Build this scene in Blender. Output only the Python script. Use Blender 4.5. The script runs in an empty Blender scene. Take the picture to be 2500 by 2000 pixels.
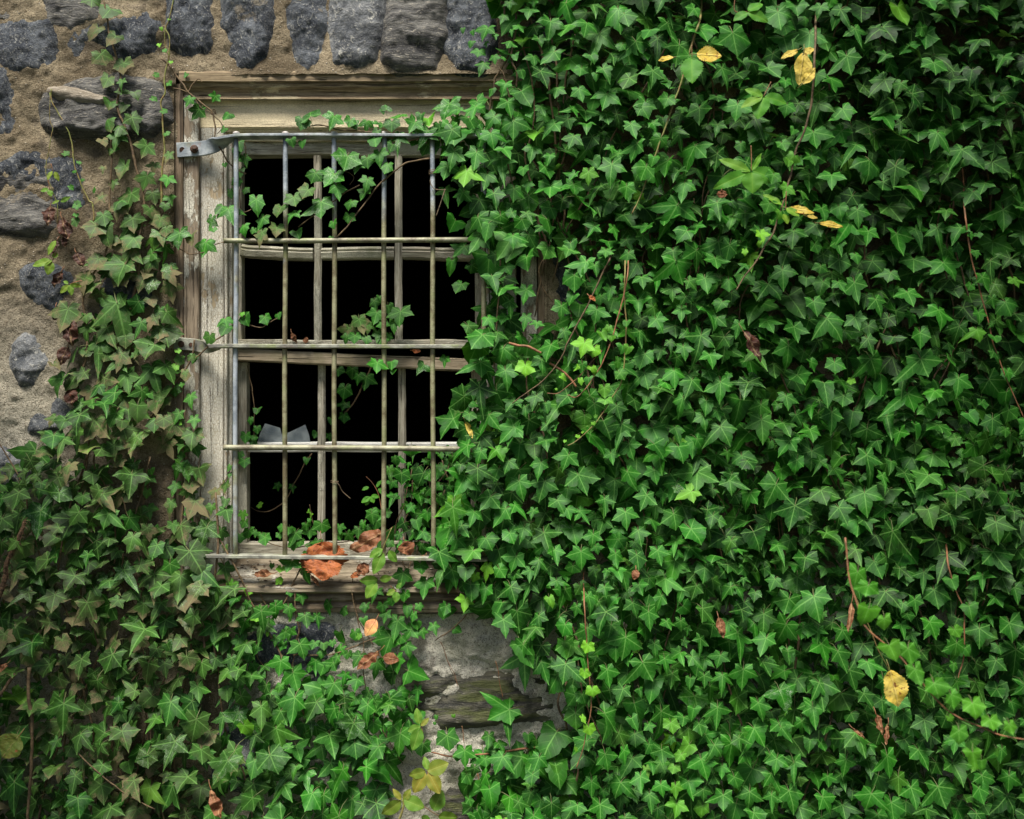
import bpy, math, random
import numpy as np
from mathutils import Vector
R = math.radians
rng = np.random.default_rng(7)
random.seed(7)
sc = bpy.context.scene
# ---------------------------------------------------------------- camera
D, CZ, S = 2.6, 1.5, 0.001          # camera distance to the wall plane, eye height, metres per photo pixel there
cam = bpy.data.objects.new('camera', bpy.data.cameras.new('camera'))
sc.collection.objects.link(cam); sc.camera = cam
cam.location = (0, -D, CZ); cam.rotation_euler = (R(90), 0, 0)
cam.data.sensor_width = 36; cam.data.lens = 36 * D / 2.5
cam.data.clip_start = 0.05; cam.data.clip_end = 500
cam.data.dof.use_dof = True; cam.data.dof.focus_distance = D - 0.02; cam.data.dof.aperture_fstop = 3.2
# ---------------------------------------------------------------- light
w = bpy.data.worlds.new('World'); sc.world = w; w.use_nodes = True
nt = w.node_tree
sky = nt.nodes.new('ShaderNodeTexSky'); sky.sky_type = 'NISHITA'; sky.sun_disc = False
SUN_EL, SUN_AZ = 64, 196             # azimuth measured clockwise from +Y (the wall faces 180)
sky.sun_elevation = R(SUN_EL); sky.sun_rotation = R(SUN_AZ)
sky.dust_density = 3; sky.air_density = 1.0
nt.links.new(sky.outputs[0], nt.nodes['Background'].inputs[0])
nt.nodes['Background'].inputs[1].default_value = 0.05
sun = bpy.data.objects.new('sun', bpy.data.lights.new('sun', 'SUN'))
sc.collection.objects.link(sun)
sun.data.energy = 3.6; sun.data.angle = R(22); sun.data.color = (1.0, 0.95, 0.86)
sd = Vector((math.sin(R(SUN_AZ)) * math.cos(R(SUN_EL)), math.cos(R(SUN_AZ)) * math.cos(R(SUN_EL)), math.sin(R(SUN_EL))))
sun.rotation_euler = sd.to_track_quat('Z', 'Y').to_euler(); sun.location = sd * 10
sc.view_settings.view_transform = 'Standard'; sc.view_settings.look = 'None'
sc.view_settings.exposure = 1.12; sc.view_settings.gamma = 1
sc.cycles.max_bounces = 8; sc.cycles.transparent_max_bounces = 8

def P(px, py, y=0.0):
    k = (D + y) / D
    return np.array([(px - 1250) * S * k, y, CZ + (1000 - py) * S * k])

# ---------------------------------------------------------------- node helper
class NT:
    def __init__(s, name):
        s.m = bpy.data.materials.new(name); s.m.use_nodes = True; s.t = s.m.node_tree
        s.b = s.t.nodes['Principled BSDF']
        s.pos = s.n('NewGeometry').outputs['Position']
    def n(s, ty, **kw):
        nd = s.t.nodes.new('ShaderNode' + ty)
        for k, v in kw.items(): setattr(nd, k, v)
        return nd
    def L(s, a, b): s.t.links.new(a, b)
    def put(s, sock, v):
        if isinstance(v, bpy.types.NodeSocket): s.L(v, sock)
        elif isinstance(v, (tuple, list)) and len(v) == 3 and sock.type == 'RGBA': sock.default_value = (*v, 1)
        else: sock.default_value = v
    def stretch(s, v, sc3):
        m = s.n('Mapping'); s.L(v, m.inputs[0]); m.inputs['Scale'].default_value = sc3; return m.outputs[0]
    def noise(s, scale, det=5, rough=.55, vec=None, dist=0, col=False):
        n = s.n('TexNoise'); s.L(vec or s.pos, n.inputs['Vector']); n.inputs['Scale'].default_value = scale
        n.inputs['Detail'].default_value = det; n.inputs['Roughness'].default_value = rough; n.inputs['Distortion'].default_value = dist
        return n.outputs['Color' if col else 'Fac']
    def vor(s, scale, vec=None, feat='F1', out='Distance', rnd=1):
        n = s.n('TexVoronoi'); n.feature = feat; s.L(vec or s.pos, n.inputs['Vector']); n.inputs['Scale'].default_value = scale
        n.inputs['Randomness'].default_value = rnd
        return n.outputs[out]
    def math(s, op, a, b=0.5, c=None, clamp=False):
        n = s.n('Math', operation=op); n.use_clamp = clamp
        s.put(n.inputs[0], a); s.put(n.inputs[1], b)
        if c is not None: s.put(n.inputs[2], c)
        return n.outputs[0]
    def ss(s, v, lo, hi, a=0, b=1):
        n = s.n('MapRange', interpolation_type='SMOOTHSTEP'); s.put(n.inputs[0], v)
        n.inputs[1].default_value = lo; n.inputs[2].default_value = hi; n.inputs[3].default_value = a; n.inputs[4].default_value = b
        return n.outputs[0]
    def mix(s, f, a, b, bt='MIX'):
        n = s.n('Mix', data_type='RGBA', blend_type=bt); s.put(n.inputs[0], f); s.put(n.inputs[6], a); s.put(n.inputs[7], b)
        return n.outputs[2]
    def bump(s, h, st=.5, d=.002, nrm=None):
        n = s.n('Bump'); n.inputs['Strength'].default_value = st; n.inputs['Distance'].default_value = d; s.put(n.inputs['Height'], h)
        if nrm: s.L(nrm, n.inputs['Normal'])
        return n.outputs[0]
    def sep(s, v):
        n = s.n('SeparateXYZ'); s.L(v, n.inputs[0]); return n.outputs
    def done(s, col, rough=.8, nrm=None, spec=.5, metal=0):
        s.put(s.b.inputs['Base Color'], col); s.put(s.b.inputs['Roughness'], rough)
        s.b.inputs['Specular IOR Level'].default_value = spec; s.put(s.b.inputs['Metallic'], metal)
        if nrm: s.L(nrm, s.b.inputs['Normal'])
        return s.m

def m_leaf(name, dark, mid, vein, lime, dust, trans=.13, rough=.46, spotcol=(.62, .66, .55), wspec=.24):
    t = NT(name)
    uv = t.n('UVMap').outputs[0]; u, v, _ = t.sep(uv)     # u along the vein, v distance from it
    at = t.n('Attribute', attribute_name='lc'); r, g, b = t.sep(at.outputs['Color']); a = at.outputs['Alpha']
    base = t.mix(r, dark, mid)
    n1 = t.noise(45, 4); base = t.mix(t.ss(n1, .35, .75, 0, .45), base, mid)
    base = t.mix(b, base, lime)
    inter = t.ss(v, .02, .16, 0, .35); base = t.mix(inter, base, dark)
    mv = t.ss(v, .006, .021, 1, 0)
    q = t.math('SUBTRACT', u, t.math('MULTIPLY', v, 1.05)); q = t.math('FRACT', t.math('MULTIPLY', q, 6.5))
    q = t.math('ABSOLUTE', t.math('SUBTRACT', q, .5)); sv = t.math('MULTIPLY', t.ss(q, .02, .085, 1, 0), t.ss(v, .0, .2, .5, .12))
    vm = t.math('MAXIMUM', t.math('MULTIPLY', mv, .34), t.math('MULTIPLY', sv, .34))
    col = t.mix(vm, base, vein)
    pet = t.ss(u, -.3, -.1, 1, 0); col = t.mix(pet, col, (.16, .13, .05))
    # silvery speckle on some leaves
    sp = t.math('MULTIPLY', t.ss(t.noise(620, 2, .8), .48, .66, 0, .75), t.ss(t.noise(45, 4, .7), .46, .62))
    col = t.mix(t.math('MULTIPLY', sp, a), col, spotcol)
    # dust
    dn = t.math('ADD', t.math('MULTIPLY', t.noise(40, 3), .8), t.math('MULTIPLY', t.noise(500, 2, .7), .55))
    lo = t.math('SUBTRACT', t.math('SUBTRACT', 1.17, t.math('MULTIPLY', g, .50)), t.math('MULTIPLY', u, .36))
    dm = t.math('MULTIPLY', t.math('SUBTRACT', dn, lo), 9.0, clamp=True)
    col = t.mix(t.math('MULTIPLY', g, .34), col, tuple(x * .6 for x in dust))
    dm = t.math('MULTIPLY', dm, t.math('MULTIPLY', t.ss(g, .02, .2), .7))
    col = t.mix(dm, col, dust)
    br = t.n('NewGeometry').outputs['Backfacing']; col = t.mix(t.math('MULTIPLY', br, .4), col, (.13, .22, .09))
    h = t.math('ADD', t.math('MULTIPLY', vm, -.6), t.math('MULTIPLY', t.noise(160, 2), .5))
    nr = t.bump(h, .6, .0016)
    rg = t.math('ADD', rough, t.math('ADD', t.math('MULTIPLY', dm, .4), t.math('MULTIPLY', t.noise(25, 2), .22)), clamp=True)
    t.done(col, rg, nr, wspec)
    tr = t.n('BsdfTranslucent'); t.L(t.mix(.5, col, lime), tr.inputs[0])
    mx = t.n('MixShader'); mx.inputs[0].default_value = trans
    t.L(t.b.outputs[0], mx.inputs[1]); t.L(tr.outputs[0], mx.inputs[2]); t.L(mx.outputs[0], t.t.nodes['Material Output'].inputs[0])
    return t.m

def m_dead(name, c1, c2, c3, trans=.15):
    t = NT(name)
    uv = t.n('UVMap').outputs[0]; u, v, _ = t.sep(uv)
    col = t.mix(t.ss(t.noise(35, 5), .35, .65), c1, c2)
    col = t.mix(t.ss(t.noise(90, 4, .6), .58, .7), col, c3)
    q = t.math('ABSOLUTE', t.math('SUBTRACT', t.math('FRACT', t.math('MULTIPLY', t.math('SUBTRACT', u, v), 7)), .5))
    vm = t.math('MAXIMUM', t.ss(v, .01, .04, 1, 0), t.ss(q, .02, .1, .5, 0))
    col = t.mix(t.math('MULTIPLY', vm, .35), col, t.mix(.5, c2, (.8, .6, .3)))
    nr = t.bump(t.math('ADD', t.noise(120, 5), vm), .8, .002)
    t.done(col, .6, nr, .3)
    tr = t.n('BsdfTranslucent'); t.L(col, tr.inputs[0]); mx = t.n('MixShader'); mx.inputs[0].default_value = trans
    t.L(t.b.outputs[0], mx.inputs[1]); t.L(tr.outputs[0], mx.inputs[2]); t.L(mx.outputs[0], t.t.nodes['Material Output'].inputs[0])
    return t.m

def m_wood(name, axis, wood, wood2, paint, amt, moss=.2, stain=.5, crack=.5, mossc=(.10, .11, .03)):
    t = NT(name)
    st = {'x': (.07, 1, 1), 'z': (1, 1, .07)}[axis]
    v = t.stretch(t.pos, st)
    g = t.noise(260, 6, .7, v, .4); g2 = t.noise(70, 4, .6, v, .8)
    col = t.mix(t.ss(g, .35, .68), wood, wood2)
    col = t.mix(t.ss(g2, .52, .75, 0, .6), col, tuple(x * .45 for x in wood))
    ck = t.noise(190, 3, .6, t.stretch(t.pos, {'x': (.03, 1, 1), 'z': (1, 1, .03)}[axis]))
    st2 = {'x': (.35, 1, 1), 'z': (1, 1, .35)}[axis]
    v2 = t.stretch(t.pos, st2)
    pn = t.math('ADD', t.math('MULTIPLY', t.noise(22, 8, .72, v2), .75), t.math('MULTIPLY', t.noise(5.5, 3, .5), .45))
    mask = t.ss(pn, .86 - amt * .52, .89 - amt * .52)
    cr = t.vor(230, t.stretch(t.pos, {'x': (.55, 1, 1), 'z': (1, 1, .55)}[axis]), 'DISTANCE_TO_EDGE')
    crm = t.ss(cr, .02, .10, crack * .8, 0)
    flake = t.math('MULTIPLY', mask, t.math('SUBTRACT', 1, crm))
    pc = t.mix(t.ss(t.noise(30, 5, .6, v2), .3, .7), tuple(x * .68 for x in paint), paint)
    col = t.mix(flake, col, pc)
    col = t.mix(t.ss(t.noise(7, 5, .6), .48, .72, 0, stain), col, (.10, .065, .032))
    col = t.mix(t.ss(t.noise(9, 6, .65, t.stretch(t.pos, (1.3, 1, 1.1))), .52, .68, 0, moss), col, mossc)
    cm = t.math('MULTIPLY', t.ss(ck, .60, .66), t.math('SUBTRACT', 1, t.math('MULTIPLY', flake, .55))); col = t.mix(t.math('MULTIPLY', cm, .8), col, (.035, .025, .015))
    h = t.math('ADD', t.math('MULTIPLY', g, .5), t.math('ADD', t.math('MULTIPLY', flake, .7), t.math('SUBTRACT', t.math('MULTIPLY', g2, .7), cm)))
    return t.done(col, .78, t.bump(h, .9, .0022), .3)

def m_stone(name, c1, c2, c3, streak=(1, 1, 2.4), lichen=.5, moss=0):
    t = NT(name)
    v = t.stretch(t.pos, streak)
    a = t.noise(14, 8, .68, v, 1.2); b = t.noise(55, 6, .7, v, 2.0); c = t.noise(260, 3, .7)
    col = t.mix(t.ss(a, .38, .66), c1, c2)
    col = t.mix(t.ss(b, .54, .68, 0, lichen), col, c3)
    col = t.mix(t.ss(c, .56, .7, 0, .35), col, c3)
    col = t.mix(t.ss(t.noise(6, 4), .55, .7, 0, .6), col, tuple(x * .5 for x in c1))
    col = t.mix(t.ss(t.math('ADD', t.noise(7, 5, .7), t.math('MULTIPLY', t.noise(60, 4, .7), .35)), .82, .88, 0, .7), col, (.25, .21, .15))
    if moss: col = t.mix(t.ss(t.noise(16, 6, .65, v), .45, .62, 0, moss), col, (.11, .13, .03))
    h = t.math('ADD', t.math('MULTIPLY', a, 1.2), t.math('ADD', t.math('MULTIPLY', b, .8), t.math('MULTIPLY', c, .25)))
    return t.done(col, .72, t.bump(h, 1, .012), .4)

def m_mortar():
    t = NT('mortar')
    x, y, z = t.sep(t.pos)
    a = t.noise(5, 6, .6); g = t.noise(330, 4, .75); g2 = t.noise(120, 5, .7)
    col = t.mix(t.ss(a, .35, .68), (.14, .108, .066), (.40, .33, .22))
    pale = t.math('MULTIPLY', t.ss(z, 1.16, 1.03), t.ss(x, -.75, -.55))
    lowl = t.math('MULTIPLY', t.ss(z, 1.95, 1.4), t.ss(x, -.9, -1.2)); pale = t.math('MAXIMUM', pale, t.math('MULTIPLY', lowl, .55))
    col = t.mix(pale, col, (.70, .67, .56))
    col = t.mix(t.ss(g2, .5, .66, 0, .5), col, (.12, .085, .05))
    col = t.mix(t.ss(g, .60, .68, 0, .75), col, (.62, .56, .44))
    col = t.mix(t.ss(g, .47, .38, 0, .8), col, (.06, .045, .03))
    col = t.mix(t.ss(t.noise(11, 6, .65), .56, .66, 0, .6), col, (.09, .075, .06))
    col = t.mix(t.math('MULTIPLY', t.ss(t.noise(8, 5), .5, .65, 0, .55), t.ss(z, 1.1, .8)), col, (.13, .15, .05))
    peb = t.vor(75); col = t.mix(t.math('MULTIPLY', t.ss(peb, .14, .10), t.ss(t.vor(75, out='Color'), .55, .6)), col, (.55, .5, .42))
    h = t.math('ADD', t.math('MULTIPLY', g, .5), t.math('ADD', t.math('MULTIPLY', g2, 1.0), t.math('MULTIPLY', t.ss(peb, .18, .05), .5)))
    return t.done(col, .92, t.bump(h, 1, .009), .2)

def m_metal(name, lich, galv, ztop=9, rust=.25):
    t = NT(name)
    x, y, z = t.sep(t.pos)
    n = t.noise(28, 5, .6); n2 = t.noise(9, 4)
    gal = t.mix(t.ss(n, .4, .65), (.20, .235, .27), (.42, .46, .50))
    ol = t.mix(t.ss(n, .38, .62), (.13, .105, .055), (.30, .29, .17))
    ol = t.mix(t.ss(t.noise(240, 3, .7), .57, .70, 0, .35), ol, (.42, .43, .30))
    if galv == 'top': k = t.math('MAXIMUM', t.ss(t.math('ADD', z, t.math('MULTIPLY', n2, .25)), 2.08, 2.17), t.ss(t.math('ADD', x, t.math('MULTIPLY', n2, .5)), -.33, -.40))
    else: k = galv
    if not isinstance(k, float) : k = t.math('MULTIPLY', k, 1.0)
    col = t.mix(k, ol, gal)
    col = t.mix(t.ss(t.noise(38, 5, .7), .60, .68, 0, rust), col, (.16, .06, .03))
    col = t.mix(t.ss(t.noise(26, 5, .6), .5, .66, 0, lich), col, (.20, .24, .09))
    h = t.math('ADD', n, t.noise(300, 2))
    return t.done(col, .55, t.bump(h, .7, .0012), .5, .15)

def m_plain(name, c, c2=None, rough=.8, scale=60, metal=0, bump=.002):
    t = NT(name)
    return t.done(t.mix(t.ss(t.noise(scale, 6, .65), .35, .65), c, c2 or tuple(x * .5 for x in c)), rough, t.bump(t.noise(scale * 2, 4), .7, bump), .35, metal)

M = {}
GV = (.24, .52, .12)
M['ivy'] = m_leaf('ivy_leaf', (.003, .026, .002), (.018, .160, .006), GV, (.16, .42, .02), (.19, .14, .08))
M['creeper'] = m_leaf('creeper_leaf', (.05, .16, .015), (.14, .30, .03), (.35, .45, .12), (.50, .16, .04), (.3, .2, .1), .25)
M['creeper_lime'] = m_leaf('serrated_leaf', (.03, .15, .012), (.09, .30, .02), (.25, .45, .06), (.38, .50, .05), (.3, .2, .1), .3)
M['yellow'] = m_dead('yellow_leaf', (.72, .50, .06), (.80, .62, .14), (.22, .07, .015), .3)
M['pink'] = m_dead('pink_leaf', (.75, .30, .16), (.80, .45, .15), (.70, .16, .10), .25)
M['orange'] = m_dead('rust_leaf', (.22, .055, .015), (.36, .11, .03), (.07, .02, .01), .06)
M['olive'] = m_dead('olive_leaf', (.10, .15, .02), (.16, .17, .03), (.22, .07, .02), .2)
M['brown'] = m_dead('brown_leaf', (.15, .05, .02), (.25, .11, .05), (.08, .03, .015), .1)
M['darkdead'] = m_dead('withered_leaf', (.035, .014, .010), (.07, .025, .015), (.14, .04, .02), .05)
M['stem'] = m_plain('woody_stem', (.16, .11, .055), (.07, .045, .025), .75, 90)
M['stemg'] = m_plain('green_stem', (.17, .20, .05), (.20, .13, .05), .6, 60)
M['stemr'] = m_plain('reddish_stem', (.30, .13, .06), (.15, .08, .04), .6, 60)
M['twig'] = m_plain('hairy_root', (.17, .10, .055), (.05, .03, .018), .9, 160, 0, .006)
M['mortar'] = m_mortar()
M['stone'] = m_stone('dark_stone', (.022, .029, .042), (.13, .145, .165), (.48, .47, .42), (1.4, 1, 1), .75)
M['stoneh'] = m_stone('layered_stone', (.04, .04, .042), (.19, .185, .17), (.55, .50, .40), (.6, 1, 2.6), .8)
M['stonel'] = m_stone('pale_stone', (.06, .068, .08), (.24, .25, .26), (.62, .60, .52), (1, 1, 1), .8)
M['ledge'] = m_stone('pale_ledge', (.22, .18, .13), (.48, .42, .33), (.62, .58, .48), (.6, 1, 2.6), .8)
M['stonem'] = m_stone('mossy_stone', (.045, .045, .04), (.16, .15, .11), (.36, .34, .24), (.5, 1, 3.0), .5, .7)
M['headb'] = m_wood('cream_head_board', 'x', (.26, .18, .10), (.42, .31, .18), (.84, .72, .48), .84, .08, .4, .45)
M['mould'] = m_wood('weathered_moulding', 'x', (.17, .125, .075), (.36, .28, .17), (.52, .44, .28), .42, .5, .5, .3, (.10, .095, .035))
M['trim'] = m_wood('flaking_trim', 'z', (.15, .115, .08), (.30, .24, .17), (.72, .69, .58), .54, .15, .5, .7)
M['back'] = m_wood('bare_backband', 'z', (.14, .10, .065), (.27, .205, .14), (.5, .45, .35), .12, .2, .5, .5)
M['jamb'] = m_wood('cracked_jamb', 'z', (.30, .23, .14), (.44, .36, .24), (.70, .67, .57), .70, .15, .35, .8)
M['sash'] = m_wood('grey_sash', 'z', (.25, .225, .17), (.50, .47, .37), (.66, .63, .50), .45, .35, .3, .7, (.16, .17, .08))
M['sashx'] = m_wood('grey_sash_rail', 'x', (.25, .225, .17), (.50, .47, .37), (.68, .65, .52), .5, .5, .3, .7, (.16, .17, .08))
M['board'] = m_wood('brown_rail', 'x', (.24, .19, .125), (.42, .35, .25), (.5, .45, .3), .1, .35, .3, .3)
M['sill'] = m_wood('worn_sill', 'x', (.19, .15, .10), (.34, .29, .21), (.60, .57, .48), .40, .35, .9, .6)
M['white'] = m_wood('white_paint_rail', 'x', (.3, .27, .2), (.45, .42, .34), (.85, .84, .78), .95, .1, .15, .3)
M['bars'] = m_metal('weathered_bar', .5, 'top')
M['barl'] = m_metal('lichened_bar', .55, 0.12)
M['strap'] = m_metal('galvanised_strap', .25, .85, rust=.35)
M['strapg'] = m_metal('mossy_strap', .75, .35, rust=.2)
M['rust'] = m_plain('rusty_bolt', (.10, .045, .025), (.03, .018, .012), .7, 200)
M['zinc'] = m_plain('rivet_head', (.42, .36, .32), (.5, .5, .5), .5, 120, .2)
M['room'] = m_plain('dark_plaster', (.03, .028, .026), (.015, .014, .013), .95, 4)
M['earth'] = m_plain('trodden_earth', (.045, .045, .02), (.02, .03, .01), .95, 3, 0, .02)
g = NT('dusty_glass'); g.done(g.mix(g.ss(g.noise(40, 5), .3, .75), (.10, .13, .15), (.30, .34, .35)), .25, None, .6); g.b.inputs['Alpha'].default_value = .5
M['glass'] = g.m
M['wire'] = m_plain('tie_wire', (.20, .15, .09), (.1, .07, .05), .6, 120, .3)

# ---------------------------------------------------------------- object helpers
def tag(o, label=None, cat=None, group=None, kind=None):
    for k, v in (('label', label), ('category', cat), ('group', group), ('kind', kind)):
        if v: o[k] = v
    return o
def thing(name, label, cat, loc, group=None, kind=None):
    o = bpy.data.objects.new(name, None); o.empty_display_size = .05; sc.collection.objects.link(o)
    o.location = Vector(loc); return tag(o, label, cat, group, kind)
class Geo:
    def __init__(s): s.V = []; s.F = []; s.N = []; s.UV = []; s.C = []; s.MI = []; s.nv = 0
    def add(s, V, loops, sizes, uv=None, col=None, mi=0):
        V = np.asarray(V, float).reshape(-1, 3); loops = np.asarray(loops, int).ravel(); sizes = np.asarray(sizes, int).ravel()
        s.V.append(V); s.F.append(loops + s.nv); s.N.append(sizes); s.MI.append(np.full(len(sizes), mi))
        s.UV.append(np.zeros((len(loops), 2)) if uv is None else np.asarray(uv, float).reshape(-1, 2))
        s.C.append(np.zeros((len(V), 4)) if col is None else np.broadcast_to(np.asarray(col, float), (len(V), 4)))
        s.nv += len(V); return s
    def faces(s, V, faces, mi=0):
        return s.add(V, [i for f in faces for i in f], [len(f) for f in faces], mi=mi)
    def build(s, name, mats, parent=None, smooth=True):
        V = np.concatenate(s.V); F = np.concatenate(s.F); N = np.concatenate(s.N)
        off = np.array(parent_loc(parent)) if parent else np.zeros(3)
        V = V - off
        me = bpy.data.meshes.new(name)
        me.vertices.add(len(V)); me.vertices.foreach_set('co', V.astype(np.float32).ravel())
        me.loops.add(len(F)); me.loops.foreach_set('vertex_index', F.astype(np.int32))
        me.polygons.add(len(N)); me.polygons.foreach_set('loop_start', np.concatenate([[0], np.cumsum(N)[:-1]]).astype(np.int32))
        me.polygons.foreach_set('material_index', np.concatenate(s.MI).astype(np.int32))
        me.update(calc_edges=True)
        me.polygons.foreach_set('use_smooth', np.full(len(N), bool(smooth)))
        uv = me.uv_layers.new(name='UVMap'); uv.data.foreach_set('uv', np.concatenate(s.UV).astype(np.float32).ravel())
        ca = me.color_attributes.new('lc', 'FLOAT_COLOR', 'POINT'); ca.data.foreach_set('color', np.concatenate(s.C).astype(np.float32).ravel())
        for m in (mats if isinstance(mats, (list, tuple)) else [mats]): me.materials.append(M[m])
        me.validate()
        o = bpy.data.objects.new(name, me); sc.collection.objects.link(o)
        if parent: o.parent = parent
        return o
def parent_loc(p):
    l = Vector((0, 0, 0))
    while p: l += Vector(p.location); p = p.parent
    return l

_lat = rng.random((64, 64, 64))
def vnoise(x, y, z=0.0):
    x, y, z = np.broadcast_arrays(x, y, z); x = x + 100.3; y = y + 100.7; z = z + 100.1
    xi, yi, zi = np.floor(x).astype(int), np.floor(y).astype(int), np.floor(z).astype(int)
    fx, fy, fz = x - xi, y - yi, z - zi
    fx, fy, fz = [f * f * (3 - 2 * f) for f in (fx, fy, fz)]
    g = lambda a, b, c: _lat[(xi + a) % 64, (yi + b) % 64, (zi + c) % 64]
    l = lambda a, b, t: a + (b - a) * t
    return l(l(l(g(0, 0, 0), g(1, 0, 0), fx), l(g(0, 1, 0), g(1, 1, 0), fx), fy), l(l(g(0, 0, 1), g(1, 0, 1), fx), l(g(0, 1, 1), g(1, 1, 1), fx), fy), fz) - .5
def fbm(x, y, z=0.0, o=4, r=.5):
    s, a = 0, 1
    for i in range(o): s = s + a * vnoise(x * 2 ** i + i * 7.1, y * 2 ** i + i * 3.7, z * 2 ** i); a *= r
    return s
def grid(nx, ny, off=0):
    i = np.arange(ny - 1)[:, None] * nx + np.arange(nx - 1)[None, :]
    return (np.stack([i, i + 1, i + nx + 1, i + nx], -1).reshape(-1, 4) + off)

def sweep(g, prof, path, ups=None, jit=0, closed=True, cap=True, scale=None, mi=0):
    """prof: (m,2) in (side, up); path (n,3); ups: per-path side vectors"""
    prof = np.asarray(prof, float); path = np.asarray(path, float); n, m = len(path), len(prof)
    T = np.gradient(path, axis=0); T /= np.linalg.norm(T, axis=1)[:, None] + 1e-12
    if ups is None: ups = np.tile([0, 1., 0], (n, 1))
    A = np.asarray(ups, float); A = A - (A * T).sum(1)[:, None] * T; A /= np.linalg.norm(A, axis=1)[:, None] + 1e-12
    B = np.cross(T, A); sc_ = np.ones(n) if scale is None else np.asarray(scale)
    V = path[:, None, :] + (A[:, None, :] * prof[None, :, 0:1] + B[:, None, :] * prof[None, :, 1:2]) * sc_[:, None, None]
    if jit:
        V = V + jit * np.stack([fbm(V[..., 0] * 9 + k * 11, V[..., 2] * 9, V[..., 1] * 30) for k in range(3)], -1) * 2
        V = V + jit * .35 * np.stack([fbm(V[..., 0] * 60 + k * 5, V[..., 2] * 60, V[..., 1] * 60, 2) for k in range(3)], -1)
    F = []
    mm = m if closed else m - 1
    for i in range(n - 1):
        for j in range(mm):
            k = (j + 1) % m; F.append((i * m + j, i * m + k, (i + 1) * m + k, (i + 1) * m + j))
    if cap and closed: F.append(tuple(range(m))[::-1]); F.append(tuple((n - 1) * m + j for j in range(m)))
    return g.faces(V.reshape(-1, 3), F, mi)
def circ(r, n=10): return [(r * math.cos(2 * math.pi * k / n), r * math.sin(2 * math.pi * k / n)) for k in range(n)]
def smooth_path(pts, n):
    pts = np.asarray(pts, float)
    if len(pts) < 3: return np.array([pts[0] + (pts[-1] - pts[0]) * t for t in np.linspace(0, 1, n)])
    q = np.vstack([2 * pts[0] - pts[1], pts, 2 * pts[-1] - pts[-2]]); out = []
    for t in np.linspace(0, len(pts) - 1 - 1e-6, n):
        i = int(t); f = t - i; a, b, c, d = q[i:i + 4]
        out.append(.5 * ((2 * b) + (-a + c) * f + (2 * a - 5 * b + 4 * c - d) * f * f + (-a + 3 * b - 3 * c + d) * f ** 3))
    return np.array(out)
def tube(g, pts, r0, r1=None, sides=6, per=5, jit=0, mi=0):
    n = max(4, len(pts) * per); p = smooth_path(pts, n); r1 = r0 if r1 is None else r1
    if jit: p = p + jit * np.stack([fbm(p[:, 0] * 22 + k * 9, p[:, 2] * 22, p[:, 1] * 22) for k in range(3)], -1)
    up = np.tile([.13, 1., .21], (n, 1))
    return sweep(g, circ(1, sides), p, up, scale=np.linspace(r0, r1, n) * (1 + .12 * rng.standard_normal(n).clip(-1, 1)), mi=mi)
def board(g, x0, x1, py0, py1, y0, y1, axis, ch=.002, jit=.0012, seg=.02, skew=0, mi=0):
    """a sawn board given by its front-face outline in photo pixels at depth y0 (front); y1 is its back"""
    a = P(x0, py0, y0); b = P(x1, py1, y0); X0, X1 = a[0], b[0]; Z1, Z0 = a[2], b[2]
    def oct_(h0, h1):
        w_ = (h1 - h0); d = (y1 - y0); c = ch
        return [(c, 0), (w_ - c, 0), (w_, c), (w_, d - c), (w_ - c, d), (c, d), (0, d - c), (0, c)]
    if axis == 'z':
        n = max(3, int((Z1 - Z0) / seg)); zs = np.linspace(Z0, Z1, n); V = []
        for z in zs: V += [(X0 + q[0], y0 + q[1], z) for q in oct_(X0, X1)]
    else:
        n = max(3, int((X1 - X0) / seg)); xs = np.linspace(X0, X1, n); V = []
        for x in xs: V += [(x, y0 + q[1], Z0 + q[0] + skew * (x - X0)) for q in oct_(Z0, Z1)]
    V = np.array(V); m = 8
    V = V + jit * np.stack([fbm(V[:, 0] * 7 + k * 11, V[:, 2] * 7, V[:, 1] * 20 + X0 * 5) for k in range(3)], -1) * 2
    V = V + jit * .5 * np.stack([fbm(V[:, 0] * 50 + k * 5, V[:, 2] * 50, V[:, 1] * 60, 2) for k in range(3)], -1)
    F = [(i * m + j, i * m + (j + 1) % m, (i + 1) * m + (j + 1) % m, (i + 1) * m + j) for i in range(n - 1) for j in range(m)]
    if axis == 'z': F = [f[::-1] for f in F]; F = [f[::-1] for f in F]
    F.append(tuple(range(m))); F.append(tuple((n - 1) * m + j for j in range(m))[::-1])
    return g.faces(V, F, mi)
def blob(g, c, r, sq=(1, 1, 1), n=8, mi=0):
    V = []; F = []
    for i in range(n // 2 + 1):
        th = math.pi * i / (n // 2)
        for j in range(n):
            ph = 2 * math.pi * j / n; V.append((c[0] + r * sq[0] * math.sin(th) * math.cos(ph), c[1] + r * sq[1] * math.sin(th) * math.sin(ph), c[2] + r * sq[2] * math.cos(th)))
    for i in range(n // 2):
        for j in range(n): k = (j + 1) % n; F.append((i * n + j, (i + 1) * n + j, (i + 1) * n + k, i * n + k))
    return g.faces(np.array(V), F, mi)

# ---------------------------------------------------------------- ground
g = Geo(); n = 60
xs = np.sign(np.linspace(-1, 1, n)) * np.abs(np.linspace(-1, 1, n)) ** 3 * 300; X, Y = np.meshgrid(xs, xs)
Z = 0.03 * fbm(X * .8, Y * .8) - .02
g.add(np.stack([X, Y, Z], -1), grid(n, n), np.full((n - 1) ** 2, 4)); o = g.build('ground', 'earth'); o['kind'] = 'structure'

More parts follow.
